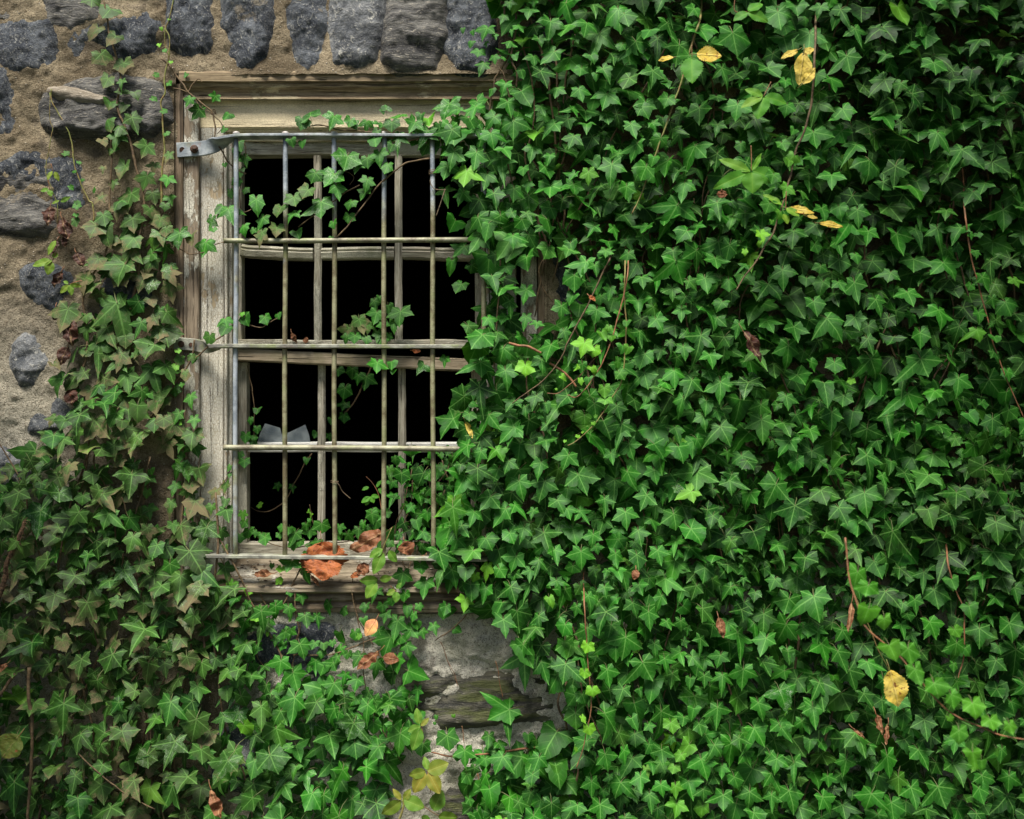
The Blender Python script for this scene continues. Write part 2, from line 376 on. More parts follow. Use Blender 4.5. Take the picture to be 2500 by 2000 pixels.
# ---------------------------------------------------------------- masonry wall
HX0, HX1, HZ0, HZ1 = P(432, 0)[0], P(1330, 0)[0], P(0, 1492)[2], P(0, 186)[2]
wall = thing('stone_wall', 'old rubble stone wall with sandy mortar behind the ivy', 'wall', (0, 0, 0))
def wallh(x, z, f=1):
    h = .022 * fbm(x * 3.1, z * 3.1, 1.7, 3) + .017 * fbm(x * 12, z * 12, 4.2, 4 if f else 2)
    if f: h = h + .0055 * fbm(x * 55, z * 55, 9, 3, .6) + .020 * (.25 - np.abs(fbm(x * 9, z * 22, 6.1, 4, .6))) * np.clip((1.10 - z) * 12, 0, 1) * np.clip((x + .75) * 8, 0, 1)
    d = np.maximum(np.maximum(HX0 - x, x - HX1), np.maximum(HZ0 - z, z - HZ1))
    return h + .012 * np.clip(1 - d / .06, 0, 1) * (z > HZ1 - .02)     # mortar lip over the window head
def axis_pts(lo, hi, step, out, extra):
    a = np.arange(lo, hi, step); l = lo - np.array([.03, .08, .2, .5, 1.2, 3])[:out][::-1]; r = hi + np.array([.03, .08, .2, .5, 1.2, 3])[:out]
    a = np.concatenate([l, a, r]); a = np.unique(np.concatenate([a, extra])); return a
xs = axis_pts(-1.45, 1.45, .0052, 6, [HX0, HX1]); zs = axis_pts(.35, 2.65, .0052, 3, [HZ0, HZ1, -.05])
zs = zs[zs > -.06]
X, Z = np.meshgrid(xs, zs)
far = np.clip((np.abs(X) - 1.45) * 4, 0, 1)
Yw = -wallh(X, Z) * (1 - far)
V = np.stack([X + .004 * fbm(X * 40, Z * 40, 3, 2), Yw, Z + .004 * fbm(X * 40, Z * 40, 8, 2)], -1)
F = grid(len(xs), len(zs)); cx = (X[:-1, :-1] + X[1:, 1:]).ravel() / 2; cz = (Z[:-1, :-1] + Z[1:, 1:]).ravel() / 2
keep = ~((cx > HX0) & (cx < HX1) & (cz > HZ0) & (cz < HZ1)); F = F[keep]
g = Geo(); g.add(V, F, np.full(len(F), 4)); g.build('mortar', 'mortar', wall)
g = Geo()
a0, a1, b0, b1, yb = HX0 - .006, HX1 + .006, HZ0 - .006, HZ1 + .006, .34
for (p, q) in (((a0, b0), (a1, b0)), ((a1, b0), (a1, b1)), ((a1, b1), (a0, b1)), ((a0, b1), (a0, b0))):
    k = 40; t = np.linspace(0, 1, k); yy = np.linspace(-.004, yb, 12); TT, YY = np.meshgrid(t, yy)
    g.add(np.stack([p[0] + (q[0] - p[0]) * TT, YY, p[1] + (q[1] - p[1]) * TT], -1), grid(k, 12), np.full((k - 1) * 11, 4))
g.build('reveal', 'mortar', wall)
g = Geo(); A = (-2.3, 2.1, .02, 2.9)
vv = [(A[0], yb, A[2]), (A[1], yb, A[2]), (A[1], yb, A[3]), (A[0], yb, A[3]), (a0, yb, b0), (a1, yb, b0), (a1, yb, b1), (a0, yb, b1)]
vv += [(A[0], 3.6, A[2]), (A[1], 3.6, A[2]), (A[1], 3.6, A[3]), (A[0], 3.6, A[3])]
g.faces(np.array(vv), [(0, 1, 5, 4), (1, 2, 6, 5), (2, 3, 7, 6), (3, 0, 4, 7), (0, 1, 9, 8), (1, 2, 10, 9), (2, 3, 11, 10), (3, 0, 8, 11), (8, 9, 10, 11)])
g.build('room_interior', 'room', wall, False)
def spoly(pts, X, Z):
    """signed distance (positive inside) of points to polygon"""
    pts = np.asarray(pts, float); d = np.full(X.shape, 1e9); ins = np.zeros(X.shape, bool)
    for i in range(len(pts)):
        ax, ay = pts[i]; bx, by = pts[(i + 1) % len(pts)]; ex, ey = bx - ax, by - ay
        t = np.clip(((X - ax) * ex + (Z - ay) * ey) / (ex * ex + ey * ey + 1e-12), 0, 1)
        d = np.minimum(d, np.hypot(X - ax - t * ex, Z - ay - t * ey))
        c = ((ay > Z) != (by > Z)) & (X < (bx - ax) * (Z - ay) / (by - ay + 1e-12) + ax); ins ^= c
    return np.where(ins, d, -d)
def stone(poly, mat, prot=.012, rough=1.0, k=1, o=(0, 0), label=None, seed=0):
    pl = np.array(poly, float).reshape(-1, 2) * k + np.array(o)
    pts = np.stack([(pl[:, 0] - 1250) * S, CZ + (1000 - pl[:, 1]) * S], -1)
    lo, hi = pts.min(0) - .03, pts.max(0) + .03
    xs, zs = np.arange(lo[0], hi[0], .0042), np.arange(lo[1], hi[1], .0042); X, Z = np.meshgrid(xs, zs)
    sdv = spoly(pts, X, Z) + .011 + .006 * fbm(X * 22, Z * 22, seed, 3)
    e = np.clip(sdv / .028, -1, 1); dome = np.where(e > 0, 1 - (1 - e) ** 2.2, 1.6 * e)
    fac = .020 * rough * fbm(X * 8, Z * 8, seed + 3, 3) + .015 * rough * (.25 - np.abs(fbm(X * 9, Z * 15, seed + 5, 4, .55))) + .004 * fbm(X * 90, Z * 90, seed, 2)
    h = wallh(X, Z, 0) + prot * .75 * dome + .004 + fac * np.clip(e + .5, 0, 1) - .004
    V = np.stack([X, -h, Z], -1); F = grid(len(xs), len(zs)); kf = (sdv > -.014).ravel()
    F = F[kf[F].all(1)]
    used = np.unique(F); mp = -np.ones(V.reshape(-1, 3).shape[0], int); mp[used] = np.arange(len(used))
    g = Geo(); g.add(V.reshape(-1, 3)[used], mp[F], np.full(len(F), 4)); ob = g.build('stone', mat, wall)
    if label: ob['label'] = label
Z1 = dict(k=.29)
stone([0,240,200,200,400,195,430,260,425,420,440,470,370,540,180,560,60,520,20,400,-60,340,-60,250], 'stone', .010, 1, .29, seed=1)
stone([620,230,700,220,860,250,1030,190,1200,150,1290,220,1280,300,1240,400,1130,450,900,480,780,480,650,440,610,360], 'stone', .006, 1, .29, seed=2)
stone([370,800,430,770,700,700,830,680,1000,650,1200,670,1330,740,1400,850,1420,1000,1330,1080,1150,1130,900,1160,700,1130,480,1110,360,1030,350,920], 'stoneh', .024, 1.6, .29, label='jutting blocky stone with a pale ledge', seed=3)
stone([420,760,560,750,700,785,880,830,1000,850,980,890,830,890,640,870,520,840,440,800], 'ledge', .038, .4, .29, seed=33)
stone([-150,620,0,640,50,780,75,1000,50,1110,-150,1120], 'stone', .008, 1, .29, seed=4)
stone([-100,1440,60,1380,170,1300,260,1290,370,1370,390,1450,300,1480,-100,1490], 'stone', .010, 1, .29, seed=5)
stone([450,1400,560,1350,640,1440,660,1560,640,1700,500,1720,450,1600], 'stone', .006, 1, .29, seed=6)
stone([-120,435,60,432,110,436,128,450,125,500,122,550,107,564,30,566,-120,570], 'stoneh', .018, 1.3, 1, seed=7)
stone([195,570,290,530,450,530,560,590,560,700,440,860,330,840,240,750,210,670], 'stone', .014, .6, .29, (0, 500), 'rounded dark stone beside the ivy', 8)
stone([890,720,930,640,1080,650,1180,700,1250,790,1050,850,900,830], 'stone', .008, 1, .29, (0, 500), seed=9)
stone([120,1200,190,1110,260,1130,330,1210,350,1330,310,1410,260,1480,200,1480,140,1350], 'stonel', .014, 1.6, .29, (0, 500), 'small whitish broken stone', 10)
stone([265,0,480,-60,560,60,500,140,350,190,270,180], 'stonel', .012, 1.2, .29, (0, 1000), seed=11)
stone([-150,340,90,350,270,480,310,620,260,740,-150,720], 'stonel', .020, 1.4, .29, (0, 1000), seed=12)
stone([0,-120,300,-100,420,20,330,110,60,90,-100,40], 'stoneh', .004, 1, .29, seed=13)
stone([430,-200,760,-200,740,110,600,190,450,150], 'stoneh', .004, 1, .29, seed=31)
LN = 'upright lintel stone above the window'
stone([415,-60,505,-60,508,60,500,125,455,130,420,110], 'stone', .016, .9, label=LN, seed=14)
stone([553,-60,655,-60,660,60,640,130,610,160,585,158,568,110,550,60], 'stone', .020, .9, label=LN, seed=15)
stone([707,-60,790,-60,788,60,770,140,755,158,735,145,712,90], 'stone', .018, .9, label=LN, seed=16)
stone([812,-60,930,-60,932,80,910,150,870,160,825,150,815,80], 'stonel', .024, .9, label=LN, seed=17)
stone([960,-60,1080,-60,1085,100,1060,165,980,170,945,150,950,60], 'stoneh', .026, 1.2, label=LN, seed=18)
stone([1095,-60,1200,-60,1205,120,1180,176,1120,168,1090,120], 'stone', .026, 1.2, label=LN, seed=19)
stone([1362,610,1420,600,1460,700,1440,800,1385,790,1370,700], 'stone', .012, 1, seed=20)
stone([1300,60,1400,50,1420,150,1340,190,1290,140], 'stoneh', .010, 1, seed=21)
stone([615,1555,700,1530,800,1545,790,1600,700,1625,625,1610], 'stone', .008, 1, seed=22)
stone([735,1640,800,1630,830,1680,760,1700], 'stone', .008, 1, seed=23)
stone([1000,1668,1150,1662,1260,1665,1340,1690,1330,1740,1200,1760,1080,1765,1000,1740], 'stonem', .008, 1.5, label='moss streaked layered stone below the window', seed=24)
stone([1190,1500,1260,1490,1290,1600,1240,1640,1150,1600], 'mortar', .020, 1.8, seed=25)
stone([1100,1940,1250,1935,1260,2060,1090,2060], 'stonem', .014, 1, seed=26)
stone([540,1790,640,1760,690,1850,620,1930,530,1890], 'stonel', .010, 1, seed=27)
stone([1620,1690,1680,1710,1680,1750,1610,1740], 'stonel', .02, 1, seed=28)

# ---------------------------------------------------------------- window
win = thing('window', 'weathered wooden sash window with peeling cream paint and missing panes', 'window', P(880, 1450, .02))
def part(name, mat, fn, parent=win, label=None, smooth=False):
    g = Geo(); fn(g); o = g.build(name, mat, parent, smooth)
    if label: o['label'] = label
    return o
XL, XR = 448, 1318
# head: stepped moulding (profile swept along x)
def prof_x(g, prof, x0, x1, seg=.02, jit=.0012):
    """prof: list of (py, y) front outline from top to bottom, closed at the back y=.13"""
    pts = [(P(0, py, y)[2], y) for py, y in prof]; pts = pts + [(pts[-1][0], .13), (pts[0][0], .13)]
    X0, X1 = P(x0, 0, .02)[0], P(x1, 0, .02)[0]; n = int((X1 - X0) / seg); m = len(pts); V = []
    for x in np.linspace(X0, X1, n): V += [(x, y, z) for z, y in pts]
    V = np.array(V); V = V + jit * np.stack([fbm(V[:, 0] * 8 + k * 11, V[:, 2] * 30, V[:, 1] * 30) for k in range(3)], -1) * 2
    F = [(i * m + j, i * m + (j + 1) % m, (i + 1) * m + (j + 1) % m, (i + 1) * m + j) for i in range(n - 1) for j in range(m)]
    F += [tuple(range(m)), tuple((n - 1) * m + j for j in range(m))[::-1]]
    g.faces(V, F)
part('head_moulding', 'mould', lambda g: prof_x(g, [(174, -.006), (178, -.010), (198, -.010), (200, -.004), (202, -.001), (206, -.002), (213, .001), (219, .008), (226, .013), (233, .013), (238, .008), (241, .004), (244, .006), (246, .030)], XL - 2, 1322), smooth=False)
part('head_board', 'headb', lambda g: prof_x(g, [(244, .024), (311, .024), (312, .030), (316, .031), (319, .036), (322, .036), (324, .052), (345, .054)], 487, 1262))
def outer(x0, x1, mir):
    a, b = (x0, x1)
    part('backband', 'back', lambda g: board(g, a, b, 205, 1440, .004, .12, 'z'))
outer(427, 446, 0); part('outer_trim', 'trim', lambda g: board(g, 448, 485, 232, 1440, .010, .12, 'z'))
outer(1314, 1331, 1); part('outer_trim', 'trim', lambda g: board(g, 1272, 1312, 232, 1440, .010, .12, 'z'))
part('jamb_board', 'jamb', lambda g: (board(g, 489, 545, 313, 1436, .024, .12, 'z'), board(g, 547, 554, 330, 1430, .020, .12, 'z', .002), board(g, 556, 566, 340, 1430, .036, .12, 'z', .002)))
part('jamb_board', 'jamb', lambda g: (board(g, 1196, 1260, 313, 1436, .024, .12, 'z'), board(g, 1186, 1194, 330, 1430, .020, .12, 'z', .002)))
# upper sash (front), lower sash a little behind and tilted
up = part('upper_sash', 'sash', lambda g: (board(g, 563, 590, 345, 845, .060, .096, 'z'), board(g, 1160, 1188, 345, 845, .060, .096, 'z')), label='grey upper sash with two muntins')
part('top_rail', 'sashx', lambda g: board(g, 590, 1160, 343, 379, .062, .096, 'x', jit=.003), up)
for x0, x1 in ((766, 784), (964, 982)):
    part('muntin', 'sash', lambda g: (board(g, x0, x1, 379, 842, .056, .070, 'z', .004, .0016), board(g, x0 + 4, x1 - 4, 379, 842, .0705, .105, 'z', .001, .0012)), up)
def sag(g):
    for (xa, xb) in ((590, 765), (785, 963), (983, 1160)):
        pts = []
        for x in np.linspace(xa, xb, 12):
            pts.append(P(x, 612 + 5 * math.exp(-((x - 720) / 120.) ** 2) + (x - 590) * .012 - 3 * (x < 610) * (610 - x) / 20, .066))
        sweep(g, [(-.008, -.013), (-.004, -.016), (.03, -.016), (.03, .014), (-.004, .014), (-.010, .008), (-.006, .004), (-.012, 0)], pts, jit=.0015)
part('cross_muntin', 'sashx', sag, up)
part('meeting_rail', 'sashx', lambda g: board(g, 563, 1188, 829, 846, .054, .10, 'x', jit=.0022), up, 'pale rail under the upper sash')
lo = part('lower_sash', 'sash', lambda g: (board(g, 577, 602, 885, 1352, .100, .136, 'z'), board(g, 1150, 1176, 890, 1352, .100, .136, 'z')), label='lower sash with a tilted brown top rail')
part('top_rail', 'board', lambda g: board(g, 548, 1172, 850, 880, .066, .112, 'x', .003, .0015, skew=-.044), lo, 'bare brown tilted rail')
for x0, x1, ya in ((775, 793, 886), (972, 990, 893)):
    part('muntin', 'sash', lambda g: (board(g, x0, x1, ya, 1330, .096, .110, 'z', .004, .0016), board(g, x0 + 4, x1 - 4, ya, 1330, .1105, .145, 'z', .001, .0012)), lo)
part('cross_muntin', 'white', lambda g: [board(g, a, b, 1080, 1104, .100, .14, 'x', .003, .0012) for a, b in ((602, 774), (794, 971), (991, 1150))], lo)
part('bottom_rail', 'sashx', lambda g: board(g, 585, 1176, 1326, 1372, .094, .14, 'x', .003, .002), lo)
def shard(g):
    base = [(626, 1090), (634, 1060), (647, 1034), (684, 1045), (687, 1059), (705, 1056), (745, 1037), (754, 1062), (760, 1090)]
    f = np.array([P(x, y, .116) for x, y in base]); b = f + np.array([0, .003, 0]); n = len(base)
    g.faces(np.vstack([f, b]), [tuple(range(n)), tuple(range(n, 2 * n))[::-1]] + [(i, (i + 1) % n, n + (i + 1) % n, n + i) for i in range(n)])
part('glass_shard', 'glass', shard, lo, 'jagged leftover piece of dusty glass')
# sill
def sill(g):
    prof = [(1358, .090), (1372, .075), (1433, -.030), (1436, -.034), (1446, -.034), (1448, -.030), (1450, -.006)]
    prof_x(g, prof, 487, 1264, jit=.0022)
part('sill', 'sill', sill, label='sloping sill with worn white paint')
def apron(g):
    prof_x(g, [(1449, -.004), (1456, -.012), (1466, -.012), (1472, -.004), (1478, -.014), (1486, -.016), (1496, -.012)], 426, 1336, jit=.003)
part('apron_moulding', 'sill', apron)

g = Geo(); r_ = np.random.default_rng(44)
for i in range(170):
    t = r_.random(); px = r_.uniform(560, 1130); a = P(px, 1368 + 64 * t, .078 - .108 * t); s_ = r_.uniform(.0010, .0034)
    blob(g, a + np.array([0, -.001, .0015]), s_, (r_.uniform(.6, 2.2), r_.uniform(.6, 1.6), .45), 5, int(r_.integers(0, 3)))
tag(g.build('litter', ['rust', 'jamb', 'stem'], None, False), 'brown crumbs and pale paint flakes littering the sloping sill', 'litter', kind='stuff')
# ---------------------------------------------------------------- iron grille
gr = thing('window_grille', 'iron security grille of round bars screwed over the window', 'grille', P(880, 1362, -.04))
YB = -.045
for (xt, xb) in ((577, 574), (697, 695), (816, 817), (938, 937), (1055.5, 1058), (1180, 1181)):
    def f(g, xt=xt, xb=xb):
        pts = [P(xt + (xb - xt) * t, 336 + (1358 - 336) * t, YB) + np.array([.0008 * math.sin(9 * t + xt), 0, 0]) for t in np.linspace(0, 1, 30)]
        sweep(g, circ(.0059, 12), pts, np.tile([0, 1, 0], (30, 1)))
    b = part('bar', 'bars', f, gr, smooth=True)
    part('rivet', 'zinc', lambda g: blob(g, P(xt, 326, YB), .0085, (1.05, 1.05, .62), 12), b, smooth=True)
def rail(name, mat, pts, prof, ups=None, label=None, n=60):
    p = smooth_path([P(*q) for q in pts], n)
    u = None if ups is None else np.array([ups(t) for t in np.linspace(0, 1, n)])
    return part(name, mat, lambda g: sweep(g, prof, p, u, jit=.0005), gr, label, smooth=ups is None)
# straps: thickness .008, width .032; flat plate at the left end twisted through 90 degrees
def strap_prof(wd, th): c = .0012; return [(-wd / 2 + c, -th / 2), (wd / 2 - c, -th / 2), (wd / 2, -th / 2 + c), (wd / 2, th / 2 - c), (wd / 2 - c, th / 2), (-wd / 2 + c, th / 2), (-wd / 2, th / 2 - c), (-wd / 2, -th / 2 + c)]
def tw(t0, t1):
    def f(t):
        k = min(1, max(0, (t - t0) / (t1 - t0))); k = k * k * (3 - 2 * k); a = (1 - k) * math.pi / 2
        return (0, math.cos(a), math.sin(a) * -1)
    return f
s1 = rail('strap', 'strap', [(433, 367, 0.000), (475, 364, .000), (506, 360, -.004), (532, 350, -.018), (576, 335, YB), (700, 333, YB), (900, 333.5, YB), (1190, 334, YB)], strap_prof(.036, .007), tw(.27, .56), 'galvanised top strap with a twisted end plate', 120)
part('bolt', 'rust', lambda g: (blob(g, P(474, 364, -.008), .0105, (1, .5, 1), 10), blob(g, P(475, 363, -.014), .005, (1.2, .5, .8), 6)), s1, smooth=True)
part('screw_hole', 'rust', lambda g: sweep(g, circ(.0068, 14), [P(445, 366, -.0045), P(445, 366, .002)], np.tile([1, 0, 0], (2, 1))), s1)
s3 = rail('strap', 'strapg', [(425, 838, .002), (470, 842, .002), (495, 846, -.006), (520, 847, -.030), (560, 845.5, YB), (800, 846, YB), (1000, 846.5, YB), (1200, 847, YB)], strap_prof(.030, .009), tw(.26, .5), 'lichened middle strap with an end plate under a leaf', 120)
part('screw_hole', 'rust', lambda g: sweep(g, circ(.0055, 14), [P(466, 842, -.0035), P(466, 842, .004)], np.tile([1, 0, 0], (2, 1))), s3)
part('bolt', 'rust', lambda g: blob(g, P(442, 840, -.006), .008, (1, .5, 1), 10), s3, smooth=True)
rail('cross_bar', 'barl', [(547, 588, YB - .013), (800, 587.5, YB - .013), (1187, 585, YB - .013)], circ(.0062, 12), None, 'upper round cross bar')
rail('cross_bar', 'barl', [(546, 1093, YB - .013), (800, 1093.5, YB - .013), (1120, 1097, YB - .013), (1180, 1098, YB - .013)], circ(.0067, 12), None, 'lower round cross bar')
rail('strap', 'strapg', [(505, 1356, YB), (700, 1359, YB), (900, 1361.5, YB), (1190, 1366, YB)], strap_prof(.030, .0085), lambda t: (0, 1, 0), 'mossy bottom strap above the sill')
def coil(g, px, py, turns, pitch, r, wr=.0011):
    c = P(px, py, YB); pts = [c + np.array([r * math.cos(a), r * math.sin(a), pitch * a / 6.283]) for a in np.linspace(0, 6.283 * turns, int(12 * turns))]
    sweep(g, circ(wr, 5), pts, np.tile([0, 0, 1.], (len(pts), 1)))
tw1 = thing('tie_wire', 'thin tie wire coiled round the fifth bar near the leaves', 'wire', P(1056, 440, YB))
g = Geo(); coil(g, 1056, 428, 3, .004, .0088); tube(g, [P(1050, 440, -.055), P(1052, 450, -.056), P(1062, 462, -.056), P(1086, 464, -.05)], .0011, sides=5); tube(g, [P(1087, 462, -.05), P(1078, 490, -.052), P(1065, 528, -.05)], .0017, .0014, sides=6); g.build('wire', 'wire', tw1)
tw2 = thing('tie_wire', 'loose wire end poking out from the third bar into the dark pane', 'wire', P(817, 1178, YB))
g = Geo(); coil(g, 817, 1180, 1.6, .004, .0088); tube(g, [P(818, 1175, -.055), P(828, 1185, -.052), P(836, 1200, -.045), P(856, 1218, -.04)], .0011, sides=5); g.build('wire', 'wire', tw2)

# ---------------------------------------------------------------- leaves
def mk_template(lobes, sin_r, notch, wide=.5):
    """lobes: (angle deg from the tip axis, length); sin_r: radii of the sinuses between neighbours"""
    Vp, loops, sizes, uv, vd = [], [], [], [], []
    def addv(x, y, d): Vp.append((x, y)); vd.append(d); return len(Vp) - 1
    o = addv(0, 0, 0)
    dirv = lambda a: np.array([math.sin(R(a)), -math.cos(R(a))])
    n = len(lobes); ts = [0, .3, .58, .82, 1]
    sinus = []
    for i in range(n - 1): a = (lobes[i][0] + lobes[i + 1][0]) / 2 + (lobes[i][1] - lobes[i + 1][1]) * -18; sinus.append(dirv(a) * sin_r[i])
    first = dirv((lobes[0][0] - 180) / 2 - 4) * notch * 1.0; first = dirv(lobes[0][0] - 34) * notch; last = dirv(lobes[-1][0] + 34) * notch
    for i, (a, Ln) in enumerate(lobes):
        d = dirv(a); tip = d * Ln; pv = [o]
        side = {}
        for sgn, Sn in ((-1, sinus[i - 1] if i > 0 else first), (1, sinus[i] if i < n - 1 else last)):
            pr = max(.02, Sn @ d); per = abs(Sn[0] * d[1] - Sn[1] * d[0]); lat = np.array([-d[1], d[0]]) * (1 if (Sn @ np.array([-d[1], d[0]])) > 0 else -1)
            c1 = Sn + d * (Ln - pr) * .42 + lat * per * .10 * (wide / .5); c2 = tip - d * Ln * .24 + lat * per * .30
            side[sgn] = [((1 - t) ** 3) * Sn + 3 * (1 - t) ** 2 * t * c1 + 3 * (1 - t) * t * t * c2 + t ** 3 * tip for t in ts]
        pr_m = [min(side[-1][k] @ d, side[1][k] @ d) for k in range(5)]
        vein = [o]
        for k in range(1, 4): vein.append(addv(*(d * max(.03 * k, pr_m[k] * .88)), 0))
        vein.append(addv(*tip, 0))
        for sgn in (-1, 1):
            oi = []
            for k in range(4): p = side[sgn][k]; oi.append(addv(p[0], p[1], abs(p[0] * d[1] - p[1] * d[0])))
            def UV(idx): p = np.array(Vp[idx]); return (float(p @ d), float(abs(p[0] * d[1] - p[1] * d[0])))
            for k in range(4):
                q = [vein[k], vein[k + 1], oi[k + 1], oi[k]] if k < 3 else [vein[3], vein[4], oi[3]]
                A = np.array([Vp[j] for j in q]); ar = sum(A[j][0] * A[(j + 1) % len(q)][1] - A[(j + 1) % len(q)][0] * A[j][1] for j in range(len(q)))
                if ar < 0: q = q[::-1]
                loops += q; sizes.append(len(q)); uv += [UV(j) for j in q]
    Vp = np.array(Vp); vd = np.array(vd)
    # petiole: three-sided tube going back and up; z given separately
    m0 = len(Vp); pet = np.array([(0, -.01, .004), (0, .10, -.03), (.02, .24, -.12), (.03, .34, -.30)]); PV = []
    for k, p in enumerate(pet):
        for j in range(3): an = 2.1 * j; PV.append(p + .014 * np.array([math.cos(an), 0, math.sin(an)]))
    for k in range(3):
        for j in range(3): jj = (j + 1) % 3; loops += [m0 + k * 3 + j, m0 + k * 3 + jj, m0 + k * 3 + 3 + jj, m0 + k * 3 + 3 + j]; sizes.append(4); uv += [(-1, 0)] * 4
    XY = np.vstack([Vp, np.array(PV)[:, :2]]); Z0 = np.concatenate([np.zeros(m0), np.array(PV)[:, 2]])
    return dict(xy=XY, z0=Z0, vd=np.concatenate([vd, np.zeros(12)]), isp=np.concatenate([np.zeros(m0), np.ones(12)]), loops=np.array(loops), sizes=np.array(sizes), uv=np.array(uv))
TP = [
 mk_template([(-128, .36), (-64, .54), (0, .72), (64, .54), (128, .36)], [.27, .355, .355, .27], .19, .8),          # 0 star
 mk_template([(-125, .38), (-60, .50), (0, .60), (60, .50), (125, .38)], [.31, .42, .42, .31], .22, 1),      # 1 broad
 mk_template([(-100, .42), (0, .68), (100, .42)], [.39, .39], .26, 1),                                      # 2 three-lobed
 mk_template([(-132, .32), (-66, .56), (0, .86), (66, .56), (132, .32)], [.215, .285, .285, .215], .15, .7),          # 3 bird foot
 mk_template([(-130, .34), (-62, .42), (0, .48), (62, .42), (130, .34)], [.29, .36, .36, .29], .22, .9),      # 4 small rounded
 mk_template([(-120, .34), (-58, .80), (4, .58), (66, .46), (126, .34)], [.26, .36, .34, .26], .19, .8),          # 5 one long lobe
 mk_template([(-126, .34), (-66, .46), (0, .64), (58, .76), (120, .34)], [.26, .34, .37, .26], .19, .8),          # 6 long lobe other side
 mk_template([(-92, .50), (0, .78), (92, .50)], [.32, .32], .2, .8),                                             # 7 arrow
]
def emit(g, pos, size, ang, pitch, yaw, tm, col, curl=None, mi=0):
    pos = np.atleast_2d(pos); N = len(pos); size, ang, pitch, yaw = [np.broadcast_to(np.asarray(a, float), (N,)) for a in (size, ang, pitch, yaw)]
    tm = np.broadcast_to(np.asarray(tm), (N,)); col = np.broadcast_to(np.asarray(col, float), (N, 4))
    for ti, T in enumerate(TP):
        I = np.where(tm == ti)[0]
        if not len(I): continue
        m = len(I); xy = T['xy'][None].repeat(m, 0).copy()
        asx = 1 + .16 * rng.standard_normal((m, 1)).clip(-1.5, 1.5); xy[..., 0] = xy[..., 0] * asx + .10 * rng.standard_normal((m, 1)) * xy[..., 1]
        th_ = np.arctan2(xy[..., 0], -xy[..., 1]); pa = rng.random((m, 2)) * 6.28
        xy = xy * (1 + .08 * np.sin(2 * th_ + pa[:, :1]) + .05 * np.sin(3 * th_ + pa[:, 1:]))[..., None]
        r2 = (xy ** 2).sum(-1)
        ph = rng.random((m, 1)) * 6.28
        fold = rng.normal(.12, .16, (m, 1)); droop = rng.normal(.30, .22, (m, 1)); bul = rng.uniform(.04, .24, (m, 1)); wav = rng.uniform(.01, .045, (m, 1))
        zb = fold * np.abs(xy[..., 0]) - droop * r2 + bul * T['vd'][None] * .55 + wav * np.sin(9 * xy[..., 0] + ph) + wav * np.sin(8 * xy[..., 1] + ph * 2) - wav * np.sin(ph) - wav * np.sin(2 * ph)
        z = np.where(T['isp'][None] > 0, T['z0'][None], zb)
        L = np.stack([xy[..., 0], xy[..., 1], z], -1) * size[I][:, None, None]
        def rot(L, ax, a):
            c, s_ = np.cos(a)[:, None], np.sin(a)[:, None]; o = L.copy(); i, j = ((1, 2), (2, 0), (0, 1))[ax]
            o[..., i] = c * L[..., i] - s_ * L[..., j]; o[..., j] = s_ * L[..., i] + c * L[..., j]; return o
        L = rot(L, 2, np.radians(ang[I])); L = rot(L, 0, -np.radians(pitch[I])); L = rot(L, 1, np.radians(yaw[I]))
        W = np.stack([L[..., 0], -L[..., 2], L[..., 1]], -1) + pos[I][:, None, :]
        nv = len(T['xy']); loops = (T['loops'][None] + np.arange(m)[:, None] * nv)
        g.add(W, loops, np.tile(T['sizes'], m), np.tile(T['uv'], (m, 1)), np.repeat(col[I], nv, 0), mi)
LEAVES_AT = []        # traced leaf centres in pixels, so the random cover keeps off them
def parse(tab, k, o):
    out = []
    for it in tab.split(';'):
        q = it.split()
        if len(q) < 3: continue
        x, y, s_ = float(q[0]) * k + o[0], float(q[1]) * k + o[1], float(q[2]) * k
        a = float(q[3]) if len(q) > 3 else 0; fl = q[4] if len(q) > 4 else ''
        out.append((x, y, s_, a, fl))
    return out
def traced(g, tab, k, o, y0, yj=.008, pitch=24, base=(.55, 0, .04, 0), avoid=True, mi=0):
    for (x, y, s_, a, fl) in parse(tab, k, o):
        tmd = [int(c) for c in fl if c.isdigit()]
        tm = tmd[0] if tmd else int(rng.choice([0, 0, 1, 1, 2, 4] if s_ < 42 else [0, 0, 0, 1, 1, 3, 5, 6]))
        if a == 0: a = rng.normal(0, 14)
        sz = s_ * S * (D + (y0(x, y) if callable(y0) else y0)) / D * (1.16 if 'd' in fl or base[1] > .2 else 1.04); c = list(base); c[0] += rng.normal(0, .18); c[0] = float(np.clip(c[0], 0, 1))
        if 'd' in fl: c[1] = rng.uniform(.55, .95)
        elif base[1]: c[1] = base[1] * rng.uniform(.4, 1.1)
        if 's' in fl: c[3] = rng.uniform(.6, 1)
        if 'l' in fl: c[2] = rng.uniform(.6, 1)
        if 'y' in fl: c[2] = .35
        yy = (y0(x, y) if callable(y0) else y0) + rng.uniform(-yj, yj)
        # junction sits above the leaf's middle
        jx, jy = x - math.sin(R(a)) * .17 * s_, y - math.cos(R(a)) * .17 * s_
        emit(g, P(jx, jy, yy), sz, a, pitch + rng.normal(0, 9), rng.normal(0, 16), tm, c, mi=mi)
        if avoid: LEAVES_AT.append((x, y, s_))
